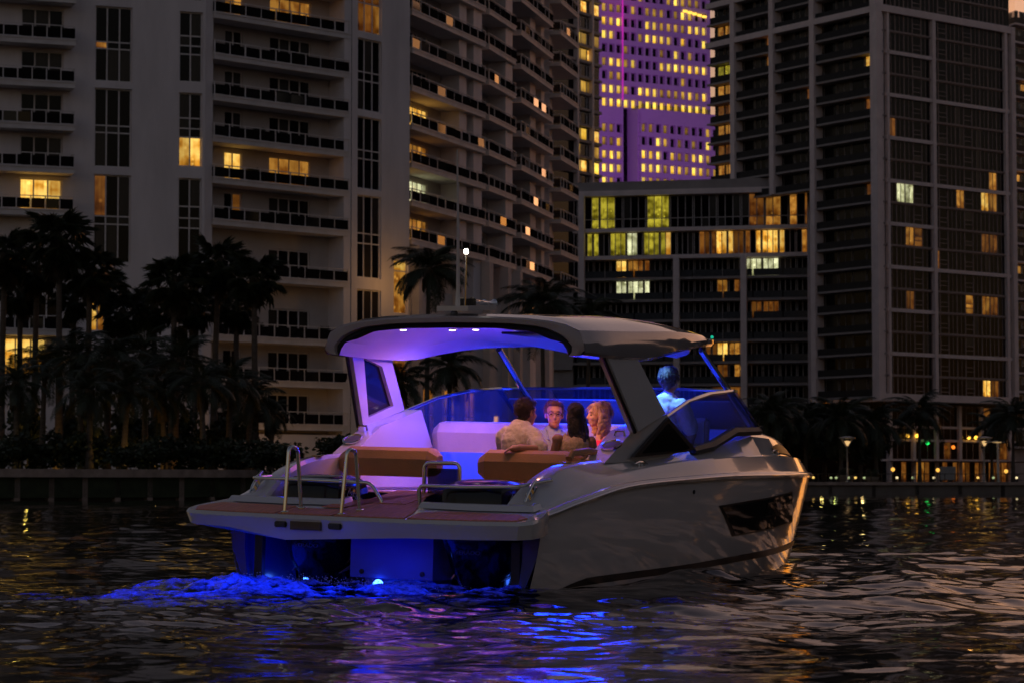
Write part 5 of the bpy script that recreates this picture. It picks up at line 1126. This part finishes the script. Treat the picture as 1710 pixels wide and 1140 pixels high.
# outboard motors
COWL = M_('black_cowl_paint', (.006, .006, .008), .16, var=.15, spec=.3, coat=.12); SILVER = M_('silver_decal', (.55, .55, .58), .25, .6)
def text(body, size, M, mat, parent, name='lettering', sx=1., shear=0.):
    c = bpy.data.curves.new('lettering', 'FONT'); c.body = body; c.size = size; c.extrude = .0012; c.align_x = 'CENTER'; c.align_y = 'CENTER'; c.shear = shear; c.materials.append(mat)
    t_ = bpy.data.objects.new('t', c); me = bpy.data.meshes.new_from_object(t_); bpy.data.objects.remove(t_)
    return put(name, me, mat, parent, BM @ M @ Matrix.Diagonal((sx, 1, 1, 1)))
for yy in (.80, -.80):
    O = T(.46, yy, 0)
    def sec(z, l0, l1, w): return [(O @ Vector((p[0], p[1], z))) for p in ((l0, -w * .55), (l0 + .06, -w * .9), (l0 + .2, -w), (l1 - .15, -w * .95), (l1, -w * .6), (l1, w * .6), (l1 - .15, w * .95), (l0 + .2, w), (l0 + .06, w * .9), (l0, w * .55))]
    b = MB(); b.loft([sec(.05, -.22, .20, .20), sec(.20, -.30, .25, .25), sec(.42, -.36, .28, .30), sec(.66, -.38, .30, .318), sec(.82, -.37, .30, .315), sec(.89, -.35, .29, .295), sec(.93, -.29, .24, .25), sec(.95, -.16, .14, .17)], closed=True, caps=True)
    cw = part(b, 'outboard_motor', COWL, auto=40)
    lg = MB(); lg.loft([sec(-.5, -.10, .16, .05), sec(-.2, -.12, .18, .07), sec(.06, -.18, .22, .15)], closed=True, caps=True); part(lg, 'drive_leg', COWL, cw, auto=40)
    for s in (1, -1): ac_ = MB(); ac_.prism([O @ Vector(p) for p in ((-.20, s * .235, .10), (.10, s * .262, .16), (.20, s * .285, .30), (.02, s * .268, .20))], (0, s * .014, 0)); part(ac_, 'silver_accent', SILVER, cw, auto=None)
    part(MB().tube([O @ Vector(p) for p in ((-.02, -.30, .30), (.06, -.42, .32), (.16, -.44, .16), (.2, -.38, .0))], .035, 7), 'rigging_hose', BLACK, cw)
    part(MB().box(.62, .785, yy - .16, yy + .16, -.05, .34), 'motor_bracket', GREY, cw)
    RX = Matrix(((0, 0, -1, 0), (-1, 0, 0, 0), (0, 1, 0, 0), (0, 0, 0, 1)))        # text upright on a face that looks aft
    text('VERADO', .046, T(.46 - .362, yy + .0, .335) @ RX @ Matrix.Rotation(R(-9), 4, 'X'), M_('pale_decal', (.14, .15, .19), .35), cw, sx=1.35)
    text('VERADO', .045, T(.46 - .389, yy + .02, .735) @ RX, M_('pale_decal', (.14, .15, .19), .35), cw, sx=1.35)
    RS = Matrix(((1, 0, 0, 0), (0, 0, -1, 0), (0, 1, 0, 0), (0, 0, 0, 1)))       # on the starboard face
    text('MERCURY', .11, T(.46 - .02, yy - .320, .72) @ RS @ Matrix.Rotation(R(-24), 4, 'Z'), SILVER, cw, sx=.9, shear=.25)
# lights of the boat, and fills added among them
def blight(kind, name, loc, e, col, size=.1, aim=None, spread=None, sx=None):
    ld = bpy.data.lights.new(name, kind); lo_ = bpy.data.objects.new(name, ld); COL.objects.link(lo_); ld.energy = e; ld.color = col
    W_ = BM @ T(*loc)
    if kind == 'AREA': ld.shape = 'RECTANGLE'; ld.size = size; ld.size_y = sx or size
    else: ld.shadow_soft_size = size
    if kind == 'SPOT': ld.spot_size = R(spread or 100); ld.spot_blend = .8
    if aim is not None:
        d_ = (BM @ Vector(aim)) - (BM @ Vector(loc)); W_ = T(W_.translation) @ d_.to_track_quat('-Z', 'Y').to_matrix().to_4x4()
    lo_.matrix_world = W_; return lo_
for y in (1.12, .0, -1.12):
    l = part(MB().lathe([(.05, 0), (.05, -.012), (.03, -.018)], 14, T(.20 if y == 0 else .66, y if y else .12, .02) @ Matrix.Rotation(R(90), 4, 'Y')), 'underwater_light', lamp_mat('underwater_blue', (.04, .16, 1.), 12.))
    blight('POINT', 'stern_glow_lamp', (-.15 if y == 0 else .1, y * .98, .14), 1.6 if y > 0 else 1.9 if y == 0 else .25, (.003, .018, 1.), .15)  # added above the water to carry the blue light onto the transom
for p_, e in (((-.5, 1.1, -.45), 15.), ((-.6, .1, -.45), 15.), ((-.5, -1.0, -.45), 14.), ((-1.7, .9, -.6), 20.), ((-1.5, -.5, -.6), 14.), ((-.6, 2.2, -.45), 9.), ((-1.8, 2.3, -.6), 7.)):
    blight('POINT', 'stern_glow_lamp', p_, e * 2.3, (.0, .016, 1.), .15)
blight('AREA', 'helm_blue_light', (3.9, 0, 2.27), 115., (.006, .035, 1.), 1.0, (3.95, 0, 1), sx=1.7)
blight('SPOT', 'cockpit_pink_light', (1.9, .35, 2.26), 26., (1., .34, .42), .08, (2.15, 1.05, 1.15), 110)
blight('AREA', 'cockpit_pink_light', (2.0, .5, 2.28), 4., (1., .20, .45), .6, (2.05, .75, 1), sx=1.0)
blight('AREA', 'cockpit_violet_light', (2.75, 0., 1.52), 20., (.09, .03, 1.), .3, (2.5, 0, 2.4), sx=1.6)  # added upward fill that tints the headliner; no fixture there
blight('SPOT', 'cockpit_violet_light', (2.45, .5, 2.27), 62., (.19, .10, 1.), .08, (2.45, 1.15, 1.1), 115)
for p, e in (((1.42, .66, 2.25), 14.), ((1.30, .05, 2.22), 10.), ((1.72, .07, 2.25), 15.), ((1.30, -.75, 2.2), 16.)):
    blight('SPOT', 'cockpit_warm_spot', p, e, (1., .40, .22), .03, (p[0] + .28, p[1] * 1.1 - .05, 0), 100)
blight('SPOT', 'helm_fill', (3.62, -.86, 2.21), 22., (.22, .62, 1.), .03, (3.66, -.9, 0), 90)  # added spot that brightens the helmsman's shirt; no fixture above it
blight('POINT', 'warm_fill', (2.15, -.6, 1.12), 1.3, (1., .32, .07), .05)  # added warm fill for the faces; no lamp stands on the table
blight('SPOT', 'cockpit_warm_spot', (1.75, -.55, 2.2), 52., (1., .40, .14), .04, (2.35, -.55, 1.25), 70)  # added warm spot aimed at the seated people; no ceiling fixture here
# spray thrown up at the stern: uncountable droplets
r_ = random.Random(21); sp_ = MB()
for k in range(450):
    x = -.1 - abs(r_.gauss(0, .35)); y = max(-1.3, min(1.3, r_.gauss(.2, .7))); z = .05 + abs(r_.gauss(0, .025)); d_ = r_.uniform(.002, .007); c_ = Vector((x, y, z))
    sp_.add([c_ + Vector(v) * d_ for v in ((1, 0, 0), (-1, 0, 0), (0, 1, 0), (0, -1, 0), (0, 0, 1.2), (0, 0, -1))], [(0, 2, 4), (2, 1, 4), (1, 3, 4), (3, 0, 4), (2, 0, 5), (1, 2, 5), (3, 1, 5), (0, 3, 5)])
sp_ = sp_.build('spray', M_('water_droplets', (.55, .6, .65), .1, var=.1), None, BM, smooth=True); tag(sp_, 'fine water spray above the blue wake at the stern', 'spray', kind='stuff')
# ------------------------------------------------------------------ the people on board
def cloud(sc):
    k = 'cl%g' % sc
    if k not in bpy.data.textures:
        t = bpy.data.textures.new(k, 'CLOUDS'); t.noise_scale = sc; t.noise_depth = 3
    return bpy.data.textures[k]
def blob(name, b, mat, parent, M, vox=.009, sm=4, disp=0., dsc=.06):
    """joins overlapping shapes into one continuous skin"""
    o = b.build(name, mat, parent, M, smooth=True)
    m = o.modifiers.new('r', 'REMESH'); m.mode = 'VOXEL'; m.voxel_size = vox; m.use_smooth_shade = True
    m = o.modifiers.new('s', 'SMOOTH'); m.iterations = sm; m.factor = .5
    if disp: m = o.modifiers.new('d', 'DISPLACE'); m.texture = cloud(dsc); m.strength = disp; m.mid_level = .5; m.texture_coords = 'LOCAL'
    return o
def limb(b, pts, rs, seg=12):
    b.tube(pts, rs, seg)
    for p, r in zip(pts, rs): b.ball(p, r, 12, 8)
def hand(b, wrist, d, up, s=1., curl=.5):
    """palm, four unequal bent fingers and a thumb from the side of the palm"""
    w = Vector(wrist); d = Vector(d).normalized(); u = Vector(up); u = (u - d * u.dot(d)).normalized(); l = u.cross(d)
    limb(b, [w, w + d * .045], [.026, .030]); b.ball(w + d * .06, (.034, .034, .030), 10, 8)
    for k, (off, ln) in enumerate(((-.030, .060), (-.010, .070), (.010, .066), (.029, .052))):
        a = w + d * .085 + l * off; m = a + (d * (1 - curl * .4) - u * curl * .5).normalized() * ln * .5; e = m + (d * (1 - curl) - u * curl).normalized() * ln * .5
        b.tube([w + d * .05 + l * off * .8, a, m, e], [.012, .0105, .0095, .008], 8); b.ball(e, .008, 8, 6)
    a = w + d * .03 + l * -.03; b.tube([a, a + d * .03 - l * .028, a + d * .062 - l * .034 - u * .01], [.014, .012, .009], 8)
def head(b, c, s=1., yaw=0., ear=True):
    Mh = T(c) @ Matrix.Rotation(yaw, 4, 'Z') @ Matrix.Scale(s, 4)
    def ball(p, r): b.ball(Mh @ Vector(p), r, 16, 12, Mh.to_3x3())
    ball((-.012, 0, .025), (.098, .076, .100)); ball((.026, 0, -.030), (.066, .060, .080)); ball((.050, 0, -.088), (.034, .036, .026)); ball((.030, 0, -.075), (.046, .052, .034))
    ball((.060, .036, -.030), (.028, .022, .022)); ball((.060, -.036, -.030), (.028, .022, .022)); ball((.074, 0, .035), (.018, .048, .014))
    b.tube([Mh @ Vector(p) for p in ((.082, 0, .022), (.098, 0, -.010), (.108, 0, -.028), (.090, 0, -.040))], [.009 * s, .011 * s, .014 * s, .010 * s], 8)
    b.tube([Mh @ Vector(p) for p in ((.074, .024, -.066), (.088, 0, -.063), (.074, -.024, -.066))], [.006 * s, .009 * s, .006 * s], 6)
    b.tube([Mh @ Vector(p) for p in ((.072, .02, -.073), (.084, 0, -.074), (.072, -.02, -.073))], [.006 * s, .008 * s, .006 * s], 6)
    if ear:
        for y in (.077, -.077): ball((-.005, y, -.012), (.018, .010, .030))
    return Mh
def eyes(parent, Mw, Mh):
    for y in (.031, -.031): MB().ball((.076, y, .002), (.010, .014, .007), 8, 6).build('eye', M_('dark_eye', (.02, .012, .008), .15), parent, Mw @ Mh, smooth=True)
def tufts(Mh, mat, parent, Mw, n=420, L=.035, seed=1, face=.42, low=-.35, back=.8, r0=.0022, C=(-.022, 0, .035), Rr=(.100, .083, .098), curl=.3, lift=(.15, .6)):
    """loose locks over the hair, so that it does not read as a cap"""
    r = random.Random(seed); b = MB()
    for k in range(n):
        z = 1 - 2 * (k + .5) / n; a = k * 2.39996; q_ = math.sqrt(1 - z * z); d = Vector((q_ * math.cos(a), q_ * math.sin(a), z))
        if (d.x > face and d.z < .55) or d.z < low: continue
        p = Vector(C) + Vector((d.x * Rr[0], d.y * Rr[1], d.z * Rr[2])); flow = Vector((-back, d.y * .4, -.35 - .6 * (1 - d.z))); flow = (flow - d * flow.dot(d)).normalized()
        t = (flow + d * r.uniform(*lift) + Vector((r.gauss(0, curl), r.gauss(0, curl), r.gauss(0, curl)))).normalized(); l = L * r.uniform(.6, 1.3)
        b.tube([Mh @ v for v in (p - d * .006, p + t * l * .5 + d * .004, p + (t + flow * .6).normalized() * l)], [r0 * 1.6, r0 * 1.3, r0 * .4], 4, False)
    return b.build('loose_hair', mat, parent, Mw, smooth=True)
def brows(parent, Mw, Mh, mat):
    for s in (1, -1): MB().tube([Mh @ Vector(p) for p in ((.083, s * .016, .026), (.082, s * .034, .031), (.070, s * .052, .024))], [.0035, .0045, .002], 5).build('eyebrow', mat, parent, Mw, smooth=True)
    MB().tube([Mh @ Vector(p) for p in ((.080, .024, -.0695), (.0945, 0, -.0690), (.080, -.024, -.0695))], [.0015, .0028, .0015], 5).build('mouth', M_('lip_red', (.25, .06, .05), .5), parent, Mw, smooth=True)
SKIN = M_('tanned_skin', (.48, .25, .16), .5, var=.10, scale=12); SKIN2 = M_('olive_skin', (.36, .19, .11), .5, var=.10, scale=12); SKINF = M_('fair_skin', (.56, .32, .24), .5, var=.08, scale=12)
def hairmat(n, c): return M_(n, c, .42, var=.45, scale=9, stretch=(3, 3, .6), bump=.8, bscale=70)
def person(label, hip, yaw, group=None):
    """frame at the hip joint: x the way the person faces, y to their left"""
    Mw = BM @ T(*hip) @ Matrix.Rotation(yaw, 4, 'Z')
    return thing('person', label, 'person', Mw, group), Mw
def seated_legs(b, sp=.10, drop=.50, kr=.43):
    for s in (1, -1):
        limb(b, [(0, s * .09, .0), (kr * .5, s * (.09 + sp * .5), .03), (kr, s * (.09 + sp), .02)], [.095, .085, .062]); limb(b, [(kr, s * (.09 + sp), .02), (kr + .02, s * (.09 + sp), -drop * .45), (kr - .02, s * (.09 + sp), -drop + .08)], [.060, .056, .040]); limb(b, [(kr - .03, s * (.09 + sp), -drop + .06), (kr + .14, s * (.10 + sp), -drop + .03)], [.042, .032])
# -- man in the cream shirt, back to the viewer, arm along the backrest
o, Mw = person('man with short dark hair in cream shirt, back turned, arm over the backrest', (1.60, -.45, .90), R(-8), 'people seated in the cockpit')
b = MB(); limb(b, [(0, 0, 0), (.02, 0, .20), (.04, 0, .40), (.05, 0, .48)], [.115, .105, .115, .085]); limb(b, [(.05, 0, .48), (.07, 0, .56)], [.055, .052]); Mh = head(b, Vector((.105, -.02, .645)), 1.0, R(-14)); seated_legs(b)
limb(b, [(.03, .17, .42), (.16, .24, .22), (.33, .12, .14)], [.055, .045, .032]); hand(b, (.33, .12, .14), (1, -.5, -.1), (0, 0, 1), curl=.3)
limb(b, [(.02, -.18, .42), (-.10, -.33, .31), (-.26, -.22, .325)], [.055, .046, .034]); hand(b, (-.26, -.22, .325), (-.7, .7, -.1), (0, 0, 1), curl=.5)
blob('body', b, SKIN, o, Mw, .008)
b = MB(); limb(b, [(-.01, 0, -.02), (.01, 0, .18), (.03, 0, .38), (.04, 0, .46)], [.165, .155, .165, .125]); limb(b, [(.03, .16, .42), (.15, .235, .24)], [.085, .075]); limb(b, [(.02, -.165, .42), (-.085, -.31, .325)], [.088, .078]); limb(b, [(.03, .13, .45), (.03, -.13, .45)], [.075, .075]); b.tube([(.05, 0, .46), (.062, 0, .535)], [.078, .070], 14)
blob('shirt', b, M_('cream_linen', (.60, .52, .42), .85, var=.10, scale=10, bump=.4, bscale=25, sheen=.2), o, Mw, .010, 2, .030, .075)
b = MB(); limb(b, [(-.01, 0, -.03), (.0, 0, .06)], [.165, .16])
for s in (1, -1): limb(b, [(0, s * .09, 0), (.43, s * .19, .02)], [.112, .078]); limb(b, [(.43, s * .19, .02), (.41, s * .19, -.38)], [.076, .06])
blob('trousers', b, M_('khaki_cotton', (.30, .25, .19), .9, var=.1), o, Mw, .012, 2, .012)
b = MB(); ball_ = lambda p, r: b.ball(Mh @ Vector(p), r, 16, 12, Mh.to_3x3()); ball_((-.022, 0, .045), (.100, .083, .094)); ball_((-.035, 0, .01), (.080, .080, .085)); ball_((.02, 0, .085), (.075, .068, .045)); ball_((-.06, 0, -.05), (.04, .052, .045))
blob('hair', b, hairmat('dark_brown_hair', (.045, .028, .018)), o, Mw, .006, 1, .02, .018); tufts(Mh, hairmat('dark_brown_hair', (.045, .028, .018)), o, Mw, 520, .028, 1, .5, -.55)
# -- man with glasses facing the viewer
o, Mw = person('man with glasses and open light blue collared shirt facing aft', (2.70, -.25, .90), R(180 + 30), 'people seated in the cockpit')
b = MB(); limb(b, [(0, 0, 0), (.01, 0, .20), (.03, 0, .40), (.03, 0, .48)], [.115, .105, .115, .085]); limb(b, [(.03, 0, .46), (.055, 0, .56)], [.058, .054]); Mh = head(b, Vector((.09, 0, .645)), 1.03, R(0)); seated_legs(b, .06)
for s in (1, -1): limb(b, [(.02, s * .18, .42), (.10, s * .25, .20), (.30, s * .10, .13)], [.055, .046, .032]); hand(b, (.30, s * .10, .13), (.8, -s * .5, 0), (0, 0, 1), curl=.4)
blob('body', b, SKIN, o, Mw, .007, 3); eyes(o, Mw, Mh)
b = MB(); limb(b, [(-.02, 0, -.02), (.0, 0, .18), (.015, 0, .38), (.01, 0, .45)], [.165, .152, .162, .118]); limb(b, [(.01, .14, .44), (.01, -.14, .44)], [.073, .073])
for s in (1, -1): limb(b, [(.02, s * .17, .42), (.09, s * .245, .20), (.26, s * .125, .14)], [.082, .070, .055])
BLUESH = M_('light_blue_cotton', (.26, .32, .44), .85, var=.08, scale=10, bump=.35, bscale=25)
blob('shirt', b, BLUESH, o, Mw, .010, 2, .024, .075)
for s in (1, -1): MB().prism([(.035, s * .075, .485), (.10, s * .065, .50), (.175, s * .035, .40), (.12, s * .085, .415)], (.006, s * .01, .012)).build('collar', BLUESH, o, Mw)
for z in (.36, .28): MB().lathe([(.006, 0), (.006, .004), (.002, .005)], 8, T(.182, .0, z) @ Matrix.Rotation(R(90), 4, 'Y')).build('button', CREAM, o, Mw)
b = MB(); ball_((0, 0, 0), (.001, .001, .001)) if False else None
hb = lambda p, r: b.ball(Mh @ Vector(p), r, 16, 12, Mh.to_3x3())
hb((-.030, 0, .050), (.095, .084, .090)); hb((.030, .0, .098), (.055, .066, .034)); hb((.055, .02, .10), (.028, .035, .022)); hb((-.02, .065, .02), (.05, .022, .055)); hb((-.02, -.065, .02), (.05, .022, .055)); hb((.02, .0, .118), (.04, .03, .024))
blob('hair', b, hairmat('auburn_hair', (.13, .06, .028)), o, Mw, .006, 1, .028, .018); tufts(Mh, hairmat('auburn_hair', (.13, .06, .028)), o, Mw, 560, .034, 2, .45, -.1, .5, curl=.4); brows(o, Mw, Mh, hairmat('auburn_hair', (.13, .06, .028)))
g = MB()
for y in (.034, -.034): g.tube([Mh @ Vector((.100 - .004 * abs(math.cos(k * .5236)), y + .026 * math.cos(k * .5236), .004 + .018 * math.sin(k * .5236))) for k in range(13)], .0026, 6)
g.tube([Mh @ Vector(p) for p in ((.102, .009, .008), (.105, 0, .010), (.102, -.009, .008))], .0026, 6)
for s in (1, -1): g.tube([Mh @ Vector(p) for p in ((.096, s * .06, .008), (.05, s * .078, .008), (-.01, s * .083, .002))], .0026, 6)
g.build('glasses', M_('dark_glasses_frame', (.03, .015, .01), .3), o, Mw, smooth=True)
# -- woman with long black hair, back to the viewer
o, Mw = person('woman with long black hair in sleeveless beige top, seen from behind', (1.62, -1.02, .90), R(35), 'people seated in the cockpit')
b = MB(); limb(b, [(0, 0, 0), (.01, 0, .18), (.03, 0, .36), (.03, 0, .45)], [.11, .085, .095, .075]); limb(b, [(.03, 0, .44), (.05, 0, .54)], [.046, .044]); Mh = head(b, Vector((.085, 0, .625)), .93, R(18)); seated_legs(b, .04)
limb(b, [(.03, .145, .41), (.03, .155, .41)], [.05, .05])
for s in (1, -1): limb(b, [(.03, s * .15, .40), (.06, s * .20, .20), (.26, s * .12, .10)], [.046, .038, .027]); hand(b, (.26, s * .12, .10), (.9, -s * .3, 0), (0, 0, 1), .88, .3)
blob('body', b, SKIN2, o, Mw, .008); eyes(o, Mw, Mh)
b = MB(); limb(b, [(-.01, 0, -.03), (.0, 0, .16), (.02, 0, .33)], [.158, .124, .132]); limb(b, [(.02, .07, .38), (.02, -.07, .38)], [.062, .062]); b.tube([(.02, .085, .36), (.025, .09, .455), (.06, .08, .37)], .02, 8); b.tube([(.02, -.085, .36), (.025, -.09, .455), (.06, -.08, .37)], .02, 8)
for s in (1, -1): limb(b, [(0, s * .08, 0), (.42, s * .13, .02)], [.112, .082])
blob('dress', b, M_('beige_lace', (.50, .36, .22), .8, var=.3, scale=40, bump=.4, bscale=60), o, Mw, .010, 2, .012)
b = MB(); hb((-.028, 0, .035), (.098, .084, .098)); hb((-.05, 0, -.04), (.06, .07, .08)); r_ = random.Random(4)
for k in range(34):
    a = -1.25 + 2.5 * (k / 33); y0 = .075 * math.sin(a) * 1.1; x0 = -.075 * math.cos(a); w_ = r_.uniform(-.03, .03)
    b.tube([Mh @ Vector(p) for p in ((x0 * .6, y0 * .7, .08), (x0 - .02, y0 * 1.05, -.03), (x0 - .05 + .02 * r_.random(), y0 * 1.15 + w_ * .9, -.15), (x0 - .06 - .03 * r_.random(), y0 * .95 + w_ * .5, -.25), (x0 - .05, y0 * 1.05 + w_ * 1.6, -.34), (x0 - .05, y0 * .8 + w_ * 1.3, -.42 - .10 * r_.random()))], [.016, .018, .017, .015, .012, .004], 6)
blob('hair', b, hairmat('black_hair', (.022, .015, .013)), o, Mw, .0065, 1, .012, .025)
# -- fair-haired woman in the pink dress, in profile
o, Mw = person('fair-haired woman in bright pink sleeveless dress, face in profile', (2.42, -.95, .90), R(122), 'people seated in the cockpit')
b = MB(); limb(b, [(0, 0, 0), (.01, 0, .18), (.03, 0, .36), (.03, 0, .46)], [.105, .082, .092, .075]); limb(b, [(.03, 0, .45), (.055, 0, .55)], [.045, .043]); Mh = head(b, Vector((.095, 0, .64)), .93, R(10)); seated_legs(b, .03)
for s in (1, -1): limb(b, [(.02, s * .15, .41), (.05, s * .195, .20), (.25, s * .10, .11)], [.046, .038, .027]); hand(b, (.25, s * .10, .11), (.9, -s * .4, 0), (0, 0, 1), .88, .4)
blob('body', b, SKINF, o, Mw, .008); eyes(o, Mw, Mh)
b = MB(); limb(b, [(-.01, 0, -.03), (.0, 0, .16), (.025, 0, .32)], [.152, .120, .128]); limb(b, [(.045, .06, .34), (.045, -.06, .34)], [.06, .06]); b.tube([(.075, .07, .36), (.03, .085, .465), (-.03, .07, .36)], .016, 8); b.tube([(.075, -.07, .36), (.03, -.085, .465), (-.03, -.07, .36)], .016, 8)
for s in (1, -1): limb(b, [(0, s * .08, 0), (.42, s * .12, .02)], [.110, .080])
blob('dress', b, M_('hot_pink_cotton', (.75, .03, .12), .8, var=.08, scale=10, bump=.3, bscale=25), o, Mw, .010, 2, .012)
b = MB(); hb((-.030, 0, .045), (.106, .094, .098)); hb((.02, .0, .095), (.06, .07, .035)); hb((-.06, 0, -.03), (.065, .085, .09)); r_ = random.Random(9)
for k in range(26):
    a = -1.7 + 3.4 * (k / 25); y0 = .082 * math.sin(a) * 1.1; x0 = -.078 * math.cos(a); w_ = r_.uniform(-.03, .03)
    b.tube([Mh @ Vector(p) for p in ((x0 * .6, y0 * .7, .09), (x0 - .02, y0 * 1.2, .0), (x0 - .035 + .03 * r_.random(), y0 * 1.4 + w_ * .6, -.10), (x0 - .02 + .03 * r_.random(), y0 * 1.35 + w_, -.17 - .04 * r_.random()))], [.024, .028, .028, .012], 7)
blob('hair', b, hairmat('blond_hair', (.55, .36, .20)), o, Mw, .008, 1, .024, .03); tufts(Mh, hairmat('blond_hair', (.55, .36, .20)), o, Mw, 460, .08, 4, .4, -.5, .1, .003, (-.03, 0, .04), (.106, .094, .100), .22, (.0, .15)); brows(o, Mw, Mh, hairmat('auburn_hair', (.13, .06, .028)))
# -- helmsman
o, Mw = person('man in white polo shirt standing at the helm', (3.78, -.92, 1.22), R(-4))
b = MB(); limb(b, [(0, 0, .02), (0, 0, .20), (.01, 0, .40), (.01, 0, .49)], [.115, .105, .115, .085]); limb(b, [(.01, 0, .48), (.03, 0, .58)], [.056, .052]); Mh = head(b, Vector((.045, 0, .69)), 1.03, R(6))
for s in (1, -1): limb(b, [(0, s * .09, 0), (.015, s * .11, -.40), (-.01, s * .12, -.78)], [.095, .062, .042]); limb(b, [(-.03, s * .12, -.815), (.14, s * .14, -.83)], [.042, .03])
limb(b, [(.0, .19, .42), (.08, .24, .18), (.36, .20, .07)], [.055, .046, .032]); hand(b, (.36, .20, .07), (1, -.2, .1), (0, 0, 1), curl=.8)
limb(b, [(.0, -.19, .42), (.06, -.25, .17), (.36, -.06, .06)], [.055, .046, .032]); hand(b, (.36, -.06, .06), (1, .2, .1), (0, 0, 1), curl=.8)
blob('body', b, SKIN, o, Mw, .008)
b = MB(); limb(b, [(0, 0, -.04), (-.005, 0, .18), (.0, 0, .38), (.0, 0, .46)], [.17, .158, .165, .125]); limb(b, [(.0, .15, .45), (.0, -.15, .45)], [.075, .075]); b.tube([(.01, 0, .46), (.02, 0, .545)], [.08, .07], 14)
limb(b, [(.0, .17, .42), (.06, .235, .24)], [.088, .078]); limb(b, [(.0, -.17, .42), (.045, -.24, .24)], [.088, .078])
blob('shirt', b, M_('white_pique', (.78, .78, .78), .85, var=.05, scale=10, bump=.35, bscale=25), o, Mw, .010, 2, .028, .075)
b = MB(); limb(b, [(0, 0, -.03), (0, 0, .02)], [.168, .162])
for s in (1, -1): limb(b, [(0, s * .09, -.02), (.015, s * .115, -.42)], [.118, .098])
blob('shorts', b, M_('navy_cotton', (.03, .04, .08), .85, var=.1), o, Mw, .012, 2, .012)
b = MB(); hb((-.024, 0, .045), (.100, .084, .094)); hb((-.038, 0, .01), (.078, .080, .082)); hb((.03, 0, .088), (.06, .068, .04)); hb((-.062, 0, -.045), (.036, .052, .045))
blob('hair', b, hairmat('grey_hair', (.10, .08, .07)), o, Mw, .006, 1, .026, .018); tufts(Mh, hairmat('grey_hair', (.10, .08, .07)), o, Mw, 560, .036, 5, .5, -.55, .6, .0026, curl=.5)
# ------------------------------------------------------------------ things left out on the balconies
def chair_mesh():
    b = MB(); b.box(-.24, .24, -.24, .24, .40, .46)
    for x in (-.22, .22):
        for y in (-.22, .22): b.box(x - .02, x + .02, y - .02, y + .02, 0, .40 if y < 0 else .85)
    for k in range(4): b.box(-.22, .22, .205, .235, .50 + .09 * k, .56 + .09 * k)
    return b
BCH = chair_mesh().mesh('balcony_chair'); POT = MB().lathe([(.16, 0), (.24, .42), (.26, .43), (.22, .40)], 10).mesh('pot', True)
fl = {8.56: 'second', 11.8: 'third', 20.4: 'fifth', 23.5: 'sixth', 26.6: 'seventh', 29.7: 'eighth', 32.8: 'ninth'}
for z, xs_ in ((29.7, (470, 545)), (26.6, (430,)), (23.5, (420, 535)), (20.4, (480,)), (32.8, (500,)), (11.8, (430, 540))):
    for x in xs_:
        F_ = FM.off(-.7); u = F_.u(x, 300); M = F_.m(u, z + .004)
        if (x // 5) % 2: o = tag(put('balcony_chair', BCH, M_('dark_teak_chair', (.08, .05, .03), .7), None, M @ Matrix.Rotation(x * .37, 4, 'Z')), f'dark balcony chair on the {fl[z]} floor of the recessed bay, {"nearer the pier" if x < 480 else "nearer the window column"}', 'chair', 'balcony chairs')
        else:
            o = thing('potted_plant', f'potted plant on the {fl[z]} floor of the recessed bay, {"nearer the pier" if x < 480 else "nearer the window column"}', 'plant', M, 'potted plants on balconies'); put('pot', POT, M_('clay_pot', (.16, .08, .05), .8), o, M); put('foliage', BUSH[0], GLEAF, o, M @ T(0, 0, .85) @ Matrix.Scale(.38, 4))
for z, x, kd in ((29.7, 60, 0), (26.6, 85, 1), (23.5, 50, 1), (32.8, 95, 0)):
    F_ = FL.off(.75); M = F_.m(F_.u(x, 200), z + .004)
    if kd: tag(put('balcony_chair', BCH, M_('dark_teak_chair', (.08, .05, .03), .7), None, M @ Matrix.Rotation(x * .37, 4, 'Z')), f'dark balcony chair on the {fl[z]} floor of the balcony stack at the picture edge', 'chair', 'balcony chairs')
    else:
        o = thing('potted_plant', f'potted plant on the {fl[z]} floor of the balcony stack at the picture edge', 'plant', M, 'potted plants on balconies'); put('pot', POT, M_('clay_pot', (.16, .08, .05), .8), o, M); put('foliage', BUSH[1], GLEAF, o, M @ T(0, 0, .85) @ Matrix.Scale(.38, 4))
